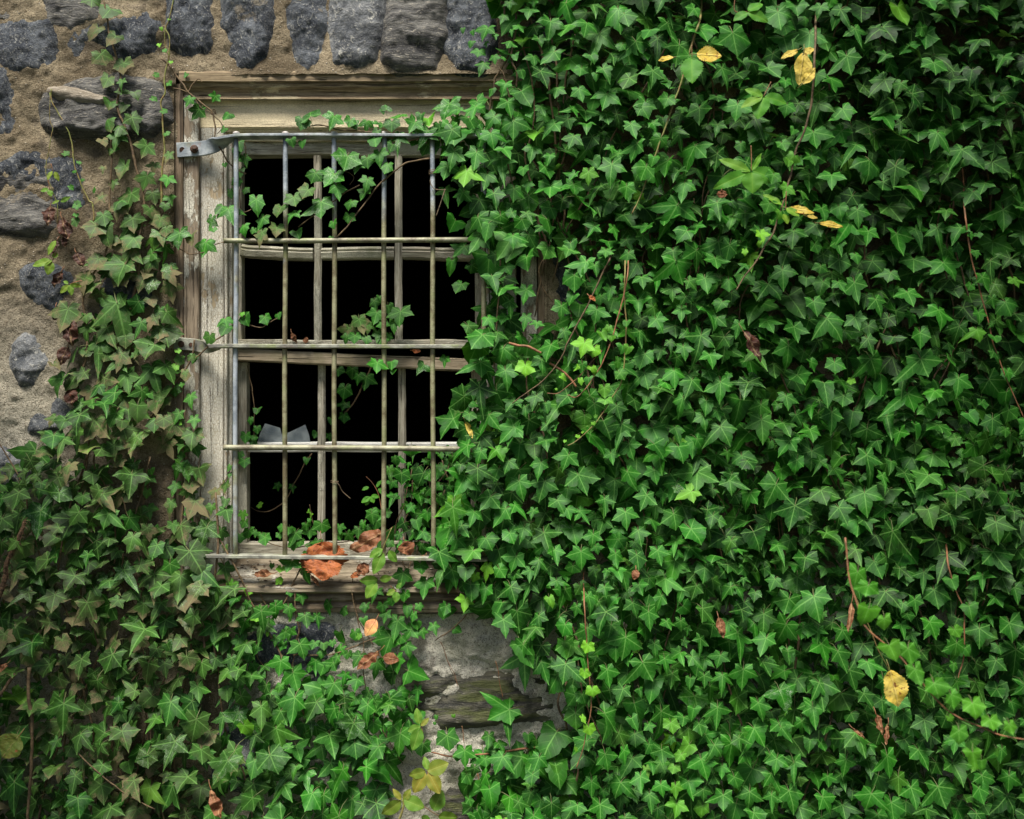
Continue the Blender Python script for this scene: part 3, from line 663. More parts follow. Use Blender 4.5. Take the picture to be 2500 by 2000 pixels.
def vine(label, tabs, stems, base_px, y0, cat='ivy vine', stemmat='stem', group=None, pitch=24, base=(.55, 0, .04, 0), avoid=True, name='ivy_vine', y_stem=None):
    """tabs: [(table, k, origin)]; stems: [(points, k, origin, r0, r1)]"""
    root = thing(name, label, cat, P(*base_px, 0 if callable(y0) else y0), group or 'ivy vines on the wall and window')
    g = Geo()
    for (tb, k, o) in tabs: traced(g, tb, k, o, y0, pitch=pitch, base=base, avoid=avoid)
    g.build('leaves', 'ivy', root)
    if stems:
        for (pts, k, o, r0, r1) in stems:
            pp = []; g = Geo()
            for i in range(0, len(pts), 2):
                x, y = pts[i] * k + o[0], pts[i + 1] * k + o[1]; yy = (y0(x, y) if callable(y0) else y0) + (.006 if y_stem is None else y_stem)
                pp.append(P(x, y, yy))
            tube(g, pp, r0, r1, 7, 6, jit=.006); g.build('stem', stemmat, root)
    return root
za, zb_, z6 = (.29, (0, 0)), (.29, (0, 500)), (.29, (0, 1000)); z2, z3, z4 = (.371, (400, 100)), (.371, (400, 700)), (.371, (400, 1200))
DU = (.35, .6, .03, .15)
# --- the left plant: a double column of leaves down the stones, widening below
left = vine('dusty ivy climbing the stones in a narrow column left of the window', [
 ("770 20 150 -10 1;920 100 165 -25 2;815 260 160 -25 2d;960 330 175 -35 2d;1130 410 0;860 485 180 20 1d;1050 560 175 10 1d;900 690 175 -20 1d;1030 700 110;1030 790 125;1140 795 115 20 2;925 880 120 -12 2d;1045 900 105 -22 2;910 1030 130 20 2d;1120 1020 195 20 0;1000 1090 140 0 0;1000 1165 195 -20 0d;870 1195 120 25 2d;1220 1255 200 -25 0d;1050 1430 190 -8 1d;1230 1510 170 -15 0d;870 1425 90 0 d;960 1550 100 0 d;1300 1400 110 0 d;850 1670 130 -35 0d;1100 1665 215 -10 0d;1290 1650 150 0 0d;950 1270 110 0 d", *za),
 ("1000 50 170 -10 0d;1270 60 150 0 1d;1390 15 90 0 1;875 110 160 10 1;800 210 210 -20 1d;1125 145 175 15 0d;1350 140 160 -10 d;1350 270 180 10 0s;960 310 120 0 1d;1110 310 205 -30 1d;815 480 190 -25 1d;1130 385 110 0 d;1260 430 160 -45 2;1040 545 280 0 5d;760 690 215 -45 1d;1240 580 120 0 d;1280 685 150 0 1s;1430 700 190 10 0d;1430 535 135 10 1s;1010 890 420 22 3d;565 920 265 -8 0d;1270 810 135 20 2d;1345 900 120 0 1;1390 1080 265 8 1s;830 1195 290 -5 3;1290 980 150 0 0d;1190 1215 165 -20 0d;1020 1290 210 -15 0d;1300 1410 275 25 3;520 1500 235 -15 0;700 1440 170 -25 5d;890 1500 250 12 3d;1060 1520 145 0 1d;770 1590 175 -10 0d;1040 1650 235 15 5d;640 140 100 0 4;690 1240 90 0 1d;800 1000 90 0 l;1060 1130 140 10 d;960 1130 120 0 d;730 950 110 0 d;1180 330 0", *zb_)],
 [([870,0,900,150,920,280,960,420,1000,550,1020,700,990,900,1050,1050,1100,1200,1140,1380,1200,1560,1210,1725,1190,1900,1150,2100,1170,2300,1100,2600], .29, (0, 0), .0022, .0036),
  ([930,1150,935,1400,920,1725,910,1900,880,2150,700,2500,740,2900,650,3300], .29, (0, 0), .0018, .003)],
 (320, 900), -.028, base=DU)
vine('thin climbing shoot with tiny curled leaves beside the window head', [
 ("1320 640 85 60 4;1300 840 95 60 4;1435 710 95 50 4;1385 940 80 60 4;1410 1130 75 50 4;1360 245 50 0 4l;1345 385 60 0 4l;1390 430 60 30 4;1440 530 50 0 4l;1425 165 40 0 4l;1420 1315 115 -20 0d;1410 1520 135 -10 0;1430 1680 130 0 0", *za)],
 [([1450,-60,1460,0,1430,150,1395,240,1425,320,1415,470,1380,640,1390,780,1355,860,1370,960,1385,1130,1390,1260,1370,1450,1365,1620,1360,1725], .29, (0, 0), .0014, .0028), ([1390,240,1385,330,1390,420,1420,470], .29, (0, 0), .001, .0012)],
 (400, 350), -.024, stemmat='stemg', base=(.6, .15, .08, 0))
vine('ivy shoot crossing the corner of the wooden window head', [
 ("365 30 130 -30 2;90 175 0;415 440 240 -30 0;560 640 330 -22 0;830 410 270 -25 0;1050 690 210 -30 2;990 920 150 -30 2;1010 1510 140 20 4", .1484, (400, 180))],
 [([-40,-250,180,20,330,180,400,310,560,450,780,620,820,800,840,980,850,1100,950,1260,1050,1460,1200,1570,1370,1650], .1484, (400, 180), .0022, .0017),
  ([140,240,280,270,400,310,500,170,580,90,640,150], .1484, (400, 180), .0015, .0013), ([450,350,600,560,760,640,950,860,880,1000], .1484, (400, 180), .0014, .001),
  ([770,620,830,590,850,660,770,670,800,600,860,680], .1484, (400, 180), .0012, .001)],
 (480, 240), -.020)
# thin stem down the stones, small leaves
vine('thin bare shoot with a few small leaves running over the stone left of the column', [
 ("560 1300 90 60 4;665 1375 55 0 4;625 1450 50 0 4;695 1520 50 0 4;605 1585 85 40 4;790 1605 85 10 4;650 1710 75 0 4", *za), ("650 20 80 10 1;640 90 60 0 4", *zb_)],
 [([425,750,430,870,560,1060,610,1230,620,1350,680,1530,750,1690,780,1725,790,1880], .29, (0, 0), .0014, .0022), ([410,780,415,1000,440,1100,390,1400,400,1500,440,1600,480,1700,490,1900], .29, (0, 0), .0009, .0012)],
 (200, 440), -.030, stemmat='stemg', base=(.6, .2, .06, 0))
# --- strands down the left casing
vine('strand of pale small ivy leaves running down the outer window trim', [
 ("1510 1310 110 -15 1d;1470 1370 85 0 4l;1560 1430 125 0 1d;1470 1560 120 0 1s;1280 1600 95 30 2;1380 1660 140 -20 1d;1610 1630 135 15 0;1500 1240 70 0 4l;1630 1290 90 -20 2s;1540 1520 80 0 1", *zb_),
 ("1640 100 135 10 0;1500 50 130 -20 0;1600 40 0;1530 255 140 -10 0d;1630 320 145 15 0;1500 490 155 -20 0;1640 530 125 10 0;1480 650 125 -5 0;1590 690 135 5 0d;1435 800 145 -10 0d;1600 860 135 0 0;1455 985 125 0 0d;1680 1005 135 25 0;1250 590 120 -15 0;1270 520 75 20 2;1240 700 100 0 d;1250 850 135 15 0;1290 1060 165 0 0;1590 980 120 0 d;1700 860 90 20 d;1540 390 90 0 1;1505 110 70 0 1l", *z6)],
 [([1640,1130,1600,1340,1450,1520,1340,1690,1260,1800], .29, (0, 500), .0022, .003), ([1555,0,1560,220,1570,420,1580,640,1540,800,1530,1000,1560,1200], .29, (0, 1000), .0018, .0024), ([1260,400,1265,560,1220,720,1200,900,1180,1050], .29, (0, 1000), .0016, .002)],
 (440, 1150), -.018, base=(.62, .3, .06, .1))
vine('short ivy runner reaching across the jamb towards the second cross bar', [
 ("430 1130 165 12 0s;310 1190 125 -20 0s;380 1100 110 -30 2;270 1350 155 -15 0s;110 1290 155 10 0s;330 1250 65 0 4;190 1290 90 0 d;20 1250 90 0 d;500 1240 60 0 2", *z2)],
 [([80,1350,170,1400,280,1390,340,1350,400,1325], .371, (400, 100), .0013, .0012), ([480,1140,540,1130,575,1110], .371, (400, 100), .0012, .001)],
 (500, 560), -.030, base=(.55, .1, .04, .3))
vine('woody runner on the middle strap with leaves entering the upper window', [
 ("410 235 115 15 0;405 280 110 -25 2;300 340 95 0 1d;190 470 70 0 4d;545 215 110 40 2;515 185 60 0 4y;670 215 95 20 1;755 190 55 30 2", *z3)],
 [([200,480,260,420,330,360,400,310,450,250], .371, (400, 700), .0022, .0018), ([500,245,560,250,640,262,700,230,760,200], .371, (400, 700), .0013, .0009)],
 (520, 800), -.040)
vine('cluster of ivy at the foot of the left jamb beside the first bar', [
 ("1910 870 165 10 0;1815 700 115 -15 0d;1905 640 120 10 0d;1930 490 75 0 1;1935 550 60 0 1;1860 1040 150 -5 0;1895 770 90 0 2;1780 830 110 0 0d;1740 950 80 0 d;1800 1010 0;1900 1160 70 0 2d;1700 1100 110 -10 0d;1640 1050 90 0 d;1560 1060 100 0 0d", *z6)],
 [([1870,630,1930,540,1960,440], .29, (0, 1000), .0012, .001), ([1860,1250,1900,1330,1950,1410], .29, (0, 1000), .0014, .001)], (560, 1330), -.022, base=(.5, .35, .03, 0))
# --- in and on the window
vine('ivy sprays hanging behind and over the bars in the upper panes', [
 ("610 1070 165 0 1;650 1185 125 -10 0;530 1235 105 15 1;640 1280 130 -20 0d;740 1250 115 -10 1d;590 1255 70 0 4;880 1270 95 20 2;860 1050 120 10 1d;940 1000 125 -30 1d;990 890 130 -20 1;1040 1100 235 8 5s;860 1150 115 -20 0;770 1110 100 -10 2d;1120 1210 85 0 1;1100 1305 55 0 4;840 660 75 20 2;910 672 80 0 2;1215 1165 95 -10 1;1230 1075 105 -15 1;1330 1000 105 -20 0;1335 930 115 -15 0;1400 1330 0", *z2),
  ("1110 910 185 -18 0s;1140 980 140 12 0;1200 790 195 -15 1s;1275 830 120 -15 0s;1340 790 115 10 1;1425 760 135 12 0;1470 835 130 -10 1;1395 655 130 0 2", *z2)],
 [([1750,780,1600,800,1500,870,1400,960,1300,1110,1150,1285,1090,1310,1050,1330], .371, (400, 100), .0022, .0016), ([1290,950,1180,1010,1110,1060,980,1150,880,1230], .371, (400, 100), .0018, .0014), ([1160,860,1210,870,1250,900,1220,950], .371, (400, 100), .0008, .0008)],
 (800, 500), -.062, base=(.6, .05, .05, .15))
vine('dark leaves tucked between the first bar and the left sash', [
 ("500 680 100 0 2;530 780 110 0 0;490 740 90 0 2;480 930 95 0 1;540 985 85 0 1;440 1005 85 0 1;500 860 80 0 2;480 1080 0", *z2)],
 [([520,640,540,720,520,860,500,1000,510,1120], .371, (400, 100), .0012, .0012)], (588, 420), .030, base=(.3, .1, .02, .1))
vine('row of small ivy leaves lying along the head board above the top strap', [
 ("950 470 180 -150 2;910 540 110 -20 2;1110 520 155 -22 0s;1225 545 120 -10 1s;1250 550 90 20 2s;1335 548 105 -5 0s;1500 555 115 0 1;1465 440 80 180 2s;1440 465 50 0 2;1400 560 0;1545 650 175 -5 3s;1640 560 150 -30 0;1725 620 175 -20 3s;1690 500 100 0 2;1875 450 215 -8 0s;1810 560 90 0;1400 610 100 -20 1;1500 700 100 0 2", *z2)],
 [([950,570,1050,560,1200,590,1350,600,1500,640,1700,640,1850,600], .371, (400, 100), .0016, .002)], (880, 320), -.058, base=(.5, 0, .03, .35))
vine('bushy ivy clump standing on the meeting rail behind the fourth bar', [
 ("1290 235 125 10 0d;1215 290 110 -10 0d;1260 340 100 0 1;1390 110 110 0 0;1395 190 120 -15 0;1330 350 90 0 1;1410 320 120 10 0;1480 140 100 15 2;1560 190 155 5 0;1520 245 120 10 0;1340 260 80 0 d;1200 335 80;1440 250 80;1420 80 60;1480 330 70;1440 360 80", *z3)],
 [([1440,380,1430,280,1400,180,1390,100], .371, (400, 700), .0015, .001)], (935, 840), .02, base=(.55, .15, .04, .05))
vine('ivy leaves hanging from the tilted brown rail below the middle strap', [
 ("1400 520 130 -10 0;1500 508 85 10 2;1510 560 50;1850 485 105 -10 0;1700 530 120 -40 7s", *z3)],
 [([1440,395,1450,470,1480,540], .371, (400, 700), .0012, .001)], (930, 890), -.05, base=(.6, 0, .05, 0))
vine('shaded ivy strand hanging inside the room behind the middle pane', [
 ("1150 565 100;1240 560 110;1330 615 130;1190 690 140;1190 790 120;1185 860 90;1100 880 60;1280 600 90;1000 970 70;1090 990 70", *z3)],
 [([1380,500,1330,600,1290,700,1220,800,1180,850], .371, (400, 700), .0025, .002)], (870, 960), .19, base=(.5, 0, .0, 0), avoid=False)
vine('thin strand of tiny leaves beside the glass shard in the lower left pane', [
 ("620 815 65 10 2;570 880 65;615 940 70;540 990 90;585 1020 90;600 1000 60;500 1110 80;530 1160 90", *z3)],
 [([550,520,575,660,595,780,600,900,590,1000,540,1090], .371, (400, 700), .0011, .0013)], (620, 1060), .085, base=(.5, 0, .03, 0))
vine('dim twig with two leaves and a lime bud deep in the lowest left pane', [
 ("940 1140 65;845 1320 65;750 1315 75;630 1450 50 0 4l;635 1430 40 0 4l", *z3)],
 [([980,1100,920,1180,860,1290,800,1400,720,1470,640,1480,570,1450], .371, (400, 700), .0018, .0012)], (680, 1240), .17, avoid=False)
vine('small ivy shoots sprouting along the bottom of the window opening', [
 ("600 1620 60;640 1640 70;670 1665 100 0 1;780 1590 70;760 1640 70;860 1640 130 -20 0;940 1575 70;1040 1580 115 5 1;960 1620 90;1010 1690 90;1160 1590 80;1150 1640 80;1220 1640 90;1280 1610 95;1310 1570 90;1370 1510 110;1400 1560 100;1350 1600 90;1380 1480 80;530 1560 90;560 1620 90;520 1500 80 0 y;500 1650 90;850 1700 110;820 1600 80;900 1690 80;1460 1640 100;1430 1700 80;955 1480 35 180 7l;970 1500 40 0 7l;960 1540 50 0 4", *z3),
  ("970 370 100 -20 0;950 410 70 10 2", *z4)],
 [([1000,1600,975,1520,958,1430], .371, (400, 700), .0014, .0007), ([600,1640,700,1690,850,1720,1000,1690,1200,1680,1300,1620], .371, (400, 700), .0012, .0012)], (800, 1330), .02, base=(.6, 0, .07, 0))
# --- ivy below the sill
below = vine('ivy strands trailing over the sill and the pale masonry beneath it', [
 ("835 480 130 -20 0;925 520 160 10 0;770 515 70 0 l;760 580 85 180 4l;712 490 50;555 655 75 0 1l;830 665 75 0 1;905 700 95 5 0;740 730 50;825 780 115 10 0;930 835 115 5 0;700 865 95 -10 0;615 840 85 10 1l;630 770 55;550 745 75 0 0;445 620 110 0 0y;530 875 115 -5 0;490 990 125 -10 0;370 720 130 10 0;310 1010 115 5 0;330 910 210 20 3;740 975 85 0 0;800 940 90;830 930 110 0 0;900 1030 160 10 0;1040 1060 75 0 1;1110 1000 70 0 1;1050 1165 110 -10 2;990 1010 80;1160 1050 120 -10 0;1260 940 95 0 1;1285 960 70 0 4y;1490 990 205 0 0;1535 880 180 -5 0;1620 930 150 -25 0;1600 770 100 -10 2;1640 820 90 -10 1;1400 1150 170 -10 0;1540 1115 135 10 0;1280 1100 130 -30 0;1320 850 90 20 2;1460 820 110 -10 0;1440 760 90;1500 720 80;1590 690 110;1660 870 90;1780 900 110 15 0;1700 930 90 0 0;1680 760 80;765 1140 155 -10 0;860 1220 170 20 0;1210 1080 90;1380 1240 0;640 1220 100;590 1150 90;560 1090 110;860 1180 80;960 1170 70;680 1010 0;1140 1100 80;1600 1030 120 10 0;1560 980 100;680 940 45 0 4l;830 850 30 0 4l", *z4),
  ("1400 670 110 -15 3;1500 660 70;1570 560 150 -10 0;1690 500 120 0 1;1725 620 160 -5 0;1895 555 195 5 0;1860 785 125 -20 2;1930 910 80 60 2;2000 720 130 -20 0;1800 560 70", *z4),
  ("470 1320 190 -20 3s;480 1480 190 -25 0s;1030 1345 320 -50 6;1110 1290 170 0 0;1250 1370 120 0 1;1210 1450 130;1390 1400 150 15 0;1230 1500 150 0 0;1540 1560 230 40 3;1180 1550 140 -10 3;1550 1350 170 20 0;1640 1190 200 70 7;700 1350 150 0 0;810 1330 150;900 1340 130 0 s;860 1480 150;1000 1560 140;920 1620 130;1340 1640 160;1040 1700 160;740 1540 150;660 1660 140;560 1600 110;400 1630 110 0 0", *z4)],
 [([950,440,890,520,840,620,800,720,740,800], .371, (400, 1200), .002, .0022), ([860,640,870,800,880,920,850,1050], .371, (400, 1200), .0018, .0016), ([1235,640,1260,760,1300,880,1380,1010], .371, (400, 1200), .0012, .0014),
  ([850,1080,1000,1080,1130,1070,1300,1000,1400,960], .371, (400, 1200), .0017, .0017), ([2050,720,1980,830,1880,920,1780,980], .371, (400, 1200), .0018, .0014), ([1820,990,1870,1120,1920,1260], .371, (400, 1200), .0007, .0007)],
 (780, 1650), -.036, pitch=26, base=(.6, .02, .05, .05))
vine('low ivy runner with big dark leaves across the mossy stone near the bottom', [
 ("1480 830 330 -60 5;1570 900 0;1510 850 300 10 3;1590 1250 400 -45 5;1010 1060 235 8 1;800 1120 180 0 1;1150 1180 205 -5 0;1330 1235 125 10 1;1180 1370 160 0 1;1450 1430 110 10 0;1340 1450 130 5 5;1190 1575 115 10 1;1330 1600 135 -10 0;1450 1640 125 15 0;1350 1045 150 -15 0;1440 1110 150 0 0;1920 1130 310 -5 0;1690 1030 110;1700 1110 90 0 4;1090 1210 100;1500 1360 90;520 1290 340 25 3;210 1600 270 5 0;300 930 190 -10 0;390 940 170 5 1;580 960 200 40 7;200 860 170;290 1080 180 0 0;240 1210 180;600 1150 120;1060 860 50 0 4y;915 870 60 0 4;900 920 40 0 4;1890 1480 190 0 0;1700 1530 180 -15 0;2080 1400 190", *(.29, (800, 1500)))],
 [([870,1160,1050,1190,1250,1185,1400,1160,1560,1140,1750,1120], .29, (800, 1500), .0018, .0024), ([1150,1090,1145,1000,1135,940], .29, (800, 1500), .0009, .0009), ([1200,1220,1260,1320,1280,1420], .29, (800, 1500), .0011, .0011), ([950,230,1000,380,1060,480,1100,620], .29, (800, 1500), .0007, .0006), ([1410,390,1450,560,1480,700], .29, (800, 1500), .0009, .0008)],
 (1200, 1850), -.045, stemmat='stemr', base=(.55, 0, .04, 0))
# --- traced front leaves of the right-hand mass
dr = lambda x, y: -.085 - .05 * (fbm(np.array(x / 330.), np.array(y / 330.), 2.2, 2) + .3) - .05 * min(1, max(0, (x - 1050) / 400))
edge = vine('leading edge of the green ivy spreading over the right half of the window', [
 ("450 250 60 10 2;530 270 70 20 2;520 360 85 -10 2;645 265 170 -20 0;580 450 130 0 1;615 560 160 -20 0;715 490 105 10 0;840 40 110 0 0;790 150 120 -20 0;835 370 140 -25 0;1010 110 180 -10 0;1050 35 90;920 240 140 20 0;790 500 80;890 475 90 20 2;940 610 110 10 2;800 730 150 -15 0;690 770 120 -10 2;960 800 220 30 2;1180 220 230 -10 0;1090 350 140 0 0;1200 470 230 -30 0;1040 500 150 -10 0;1480 230 220 -20 0;1400 330 120 10 0;1760 130 330 5 1;1440 600 140 -10 1;1430 780 180 10 0;1640 610 200 0 0;1570 640 100;1240 770 170 -10 0;880 1060 250 0 0;1200 1080 240 -30 0;1370 1180 200 -20 0;1030 1270 190 0 0;1110 920 150 0 0;1370 940 150 0 0;830 890 190 0 0;700 1010 190 -25 0;560 930 190 5 3;960 1440 140 5 1;1140 1440 210 5 1;1190 1610 280 5 0;870 1620 190 -15 0;1180 1330 130;550 1330 280 -15 0;320 1430 200 0 0;440 1650 180 -15 0;1700 1430 270 -5 0;1510 1480 190 5 0y;1650 830 230 0 0;1900 1250 260 -20 5;1980 900 210 -10 0;2040 640 260 0 0;1690 1260 130;1930 1450 170 -30 1;1830 1620 150;2050 1060 160 20 1;1780 400 140;1530 490 140;1870 1080 200 10 0;640 1500 210 -20 0;560 1110 130;1010 970 110;860 270 80;720 310 70;650 370 80;1000 1560 110 0 0", *(.29, (1000, 0))),
 ("350 120 270 -25 0;650 90 290 0 3;860 190 260 -25 0;460 330 240 -45 3;590 380 180 -20 0;440 600 290 -35 0;1190 130 150 0 1;1160 290 200 20 0;1320 420 230 -25 0;1100 480 190 -10 0;830 460 160 -15 0;740 530 170 -15 0;1130 640 230 -10 0;930 640 220 10 0;1430 600 310 0 0;670 770 240 -20 0;530 890 190 -25 0;790 870 230 -30 0;1050 870 130 10 0;1250 800 210 0 0;950 1030 210 -20 0;660 1110 190 30 1;390 1130 230 -20 3;1220 1220 210 0 0;1440 1230 210 -5 0;1080 1300 190 -20 3;650 1340 170 -10 0l;550 1410 110 -5 1l;360 1390 230 5 0;880 1270 220 -25 0;1010 1500 240 -15 3;640 1540 200 -10 0;1240 1470 170 5 3;460 1620 150 -20 0l;300 1680 150 -20 1;1500 1600 200 -5 0;1650 1520 150 0 0;1850 560 240 0 0;1780 200 230 -15 3;1700 400 180 10 0;1860 320 190 25 0;2060 540 170 5 0;1980 760 250 0 0;1820 900 220 5 0;2030 950 160 -5 0;1930 1050 190 10 0;1730 1240 180 -10 0;2090 1220 200 5 0;1450 880 190 30 3;1640 780 160 0 3;1760 1030 130;1940 1500 150 0 0;1880 1660 190 0 0;2110 1600 190 0 0;1340 860 170 25 0;1540 1080 170 -10 0;900 830 170 30 3;890 1400 140;1400 1680 150", *(.29, (1000, 1000))),
 ("30 100 150 0 0;310 130 210 0 1;130 200 150;150 500 200 -5 0;290 400 190 -10 0;290 620 160 -5 0;200 370 90;110 620 140 0 1;380 670 130;380 790 110;90 900 230 -15 0;120 1090 230 5 0;280 1040 200 -5 1l;420 990 180;700 290 250 0 1;580 540 200 0 0;680 440 160 -20 2;780 180 280 -20 5;870 190 150;990 380 140 0 0;880 570 190 -10 0;1060 570 100;1080 270 100;1130 350 110;1150 90 160 -5 0;500 870 200;620 740 150 20 0;1280 950 230 -15 1;1300 1110 260 20 5;1100 860 110 0 2;370 1300 200 -10 0;400 1440 130;460 1350 130;180 1330 170;290 1380 150;170 1560 260 -10 0;470 1530 150;500 1600 160;760 1020 140 0 0;820 1130 120;1560 180 330 10 5;1530 70 160 5 0;1240 500 220 10 0;1400 650 200 0 0;1270 300 200 10 0;1600 560 190 0 0;1640 750 160 0 0;1620 880 170 0 0;1800 310 210 5 0;1930 500 160 0 1;1890 640 210 -15 0;2080 690 180 0 0;1840 950 200 10 0;1540 1090 220 0 0;1930 1200 300 5 0;1600 1320 230 -15 0;1340 1370 200 0 0;1060 1380 190 10 0;1090 1540 240 -10 3;1440 540 0;1780 1460 180 5 0;1940 1570 290 15 5;2000 320 180 5 1;1880 140 200 0 0;2070 130 0;1550 1560 170 0 0;1500 830 140 0 0;1420 900 130", *(.29, (1200, 600))),
 ("660 250 170 5 1;720 290 300 5 1;540 420 240 -10 0;1000 330 320 5 1;320 660 270 0 0;430 710 150 0 1;250 930 210 0 1;460 870 170 -10 2;720 950 240 5 0;330 1060 160;160 1080 180;660 1280 330 -20 0;920 610 230 20 3;1300 610 230 15 0;1030 920 240 -10 0;1640 330 310 -5 0;1700 660 200;1680 1160 270 5 0;1930 970 310 0 5;1970 520 300 15 5;1820 700 220 0 0;1450 920 200 0 1;1600 1140 0;90 150 200 0 1;370 1220 160 -10 1;590 1580 240 0 0;1820 1520 260 0 0;1330 1550 200 0 1;240 1440 170 10 2;860 1080 190 0 0;1140 1180 0;1530 80 180 0 1;2030 280 230 0 3;1730 90 200 0 0;1060 1230 130", *(.29, (1500, 0))),
 ("450 60 180 0 0;600 50 200 5 1;760 80 220 0 0;830 260 230 0 0;1090 290 280 10 0;1430 240 260 5 3;1490 530 260 0 0;130 590 240 10 0;220 260 240 0 0;400 360 160 15 1;590 340 220 10 0;600 500 230 5 1;740 440 130 10 1;320 640 130 -10 2;440 540 130 0 1;600 680 170 0 0;740 700 270 15 0;390 850 210 10 1;510 1010 330 15 5;210 1070 250 -10 0;170 1230 270 0 0;370 1350 160 0 1;560 1360 190 0 1;740 980 190 0 0;920 830 200 20 0;1170 780 260 -5 0;1430 930 260 -10 0;1020 600 180;1590 380 150 10 0;1300 1350 320 15 5;1280 1120 250 0 1;850 1160 200 0 0;630 1640 190 0 1;1180 1640 300 5 5;150 1640 170 0 0;880 1340 270 20 5;1140 1480 240 0 3;1600 1500 250 0 0;1780 640 150 0 1;2010 850 200 0 1;1770 260 80;1740 410 90;1700 700 70;1880 800 110;1780 930 120;1460 1530 0;1900 1260 130;2010 1430 150 0 1;700 1490 80 0 1l;1750 1080 150 0 5y;2070 650 150 0 6y", *(.29, (1875, 500))),
 ("40 60 120 0 0;620 60 200;330 210 290 10 5;140 210 200;280 400 150 0 1;540 430 220 30 3;370 530 210 0 0;500 580 200 15 0;700 650 170;370 800 270 15 0;680 870 160 0 0;910 920 150;950 1010 170;560 960 0;90 850 200 0 3;320 970 190 10 0;140 570 130 0 2;110 1100 160 0 0;240 1060 140 5 0;190 1350 190 10 3;840 1320 240 5 5;1060 1270 190 10 0;550 1330 150 0 0;370 1210 120;420 1440 100 0 0;1000 1540 220 -5 0;1200 1540 260 10 5;1500 1450 180 0 0;1690 1450 170 0 0;1590 640 180 0 0;1170 150 210 0 1;1090 20 170;940 230 130;1030 210 150 0 0;1280 60 150 10 2;1510 40 160 10 3;1400 250 110 0 1;1150 380 170 0 0;1310 410 100 0 1;930 380 130 -5 3;1300 550 200 -10 0;1700 390 240 0 1;1600 190 140;1620 530 120;1730 130 180 0 0;1490 1100 0;1100 1060 190;1490 930 170 10 3;1310 760 200;1640 1260 150;60 1330 160 0 0;150 1560 200 0 0;400 1600 200 0 0;720 1580 200;860 1640 190 0 1;1480 1540 190;1320 1460 110 0 4y;1450 1350 110 0 1y", *(.3478, (1875, 1400))),
 ("350 270 290 -5 5;120 150 200 0 0;430 240 280 0 0;290 500 210 10 0;600 450 290 20 5;410 660 190 0 0;290 880 320 30 5;80 700 150;120 280 120 -5 1l;95 500 110 5 1l;160 650 120 5 1l;780 80 130 0 0;900 80 150;680 270 150 -5 0;770 400 160 0 3;1060 230 170 -20 3;1370 200 290 -15 3;1430 500 220 0 0;1620 240 220;1800 320 160 5 2;1930 140 160 0 1;2060 150 150;1100 540 150 0 0;980 560 130 -10 2;1250 540 170 0 3;1060 640 100;1010 820 150 -5 2;1220 820 220 10 3;820 940 160 0 1y;1060 950 170 0 1;640 950 120;1560 780 210 0 0;1540 1000 270 25 5;1750 680 250 0 7s;1740 950 210 15 0;2080 620 270 15 5;2010 790 210 -5 0;740 1170 170 0 0;950 1120 200 -45 2y;900 1200 120 0 1y;1080 1260 230 5 0;1250 1300 140 0 0;1360 1400 180 10 1;280 1210 210 20 0;430 1170 160 10 0;570 1400 210 10 0;150 1440 200 -5 0;640 1550 210 0 0;220 1640 230 -5 0;1250 1560 230 -15 5;860 1470 150 0 0y;740 1460 160 0 0;1090 1500 150;1680 1380 240 20 3;1860 1290 240 0 0;1200 1130 190;1450 1190 190 15 0;1660 1210 160 0 0;1480 1530 210;1970 940 140 -5 2;850 1300 110 0 1y;1080 1640 170 0 1y;860 1620 170 0 0y;500 900 160 20 2;1780 780 110 -5 3y;1990 1080 150 -10 2;560 640 100 20 7s;1670 1550 170 5 3;1900 1660 230 0 0;1530 640 0;1270 650 90", *(.29, (1400, 1500)))],
 [([870,30,905,170,880,330,850,500,900,620,895,740], .29, (1000, 0), .0028, .0024), ([720,270,780,300,850,340], .29, (1000, 0), .001, .001), ([750,580,790,620,820,690,880,740], .29, (1000, 0), .0018, .0014),
  ([890,440,960,410,1020,400], .29, (1000, 0), .0014, .001), ([1280,460,1370,485,1450,468], .29, (1000, 0), .0011, .001)],
 (1300, 1000), dr, cat='ivy', pitch=27, base=(.62, 0, .03, .02), name='ivy_plant', y_stem=.05)

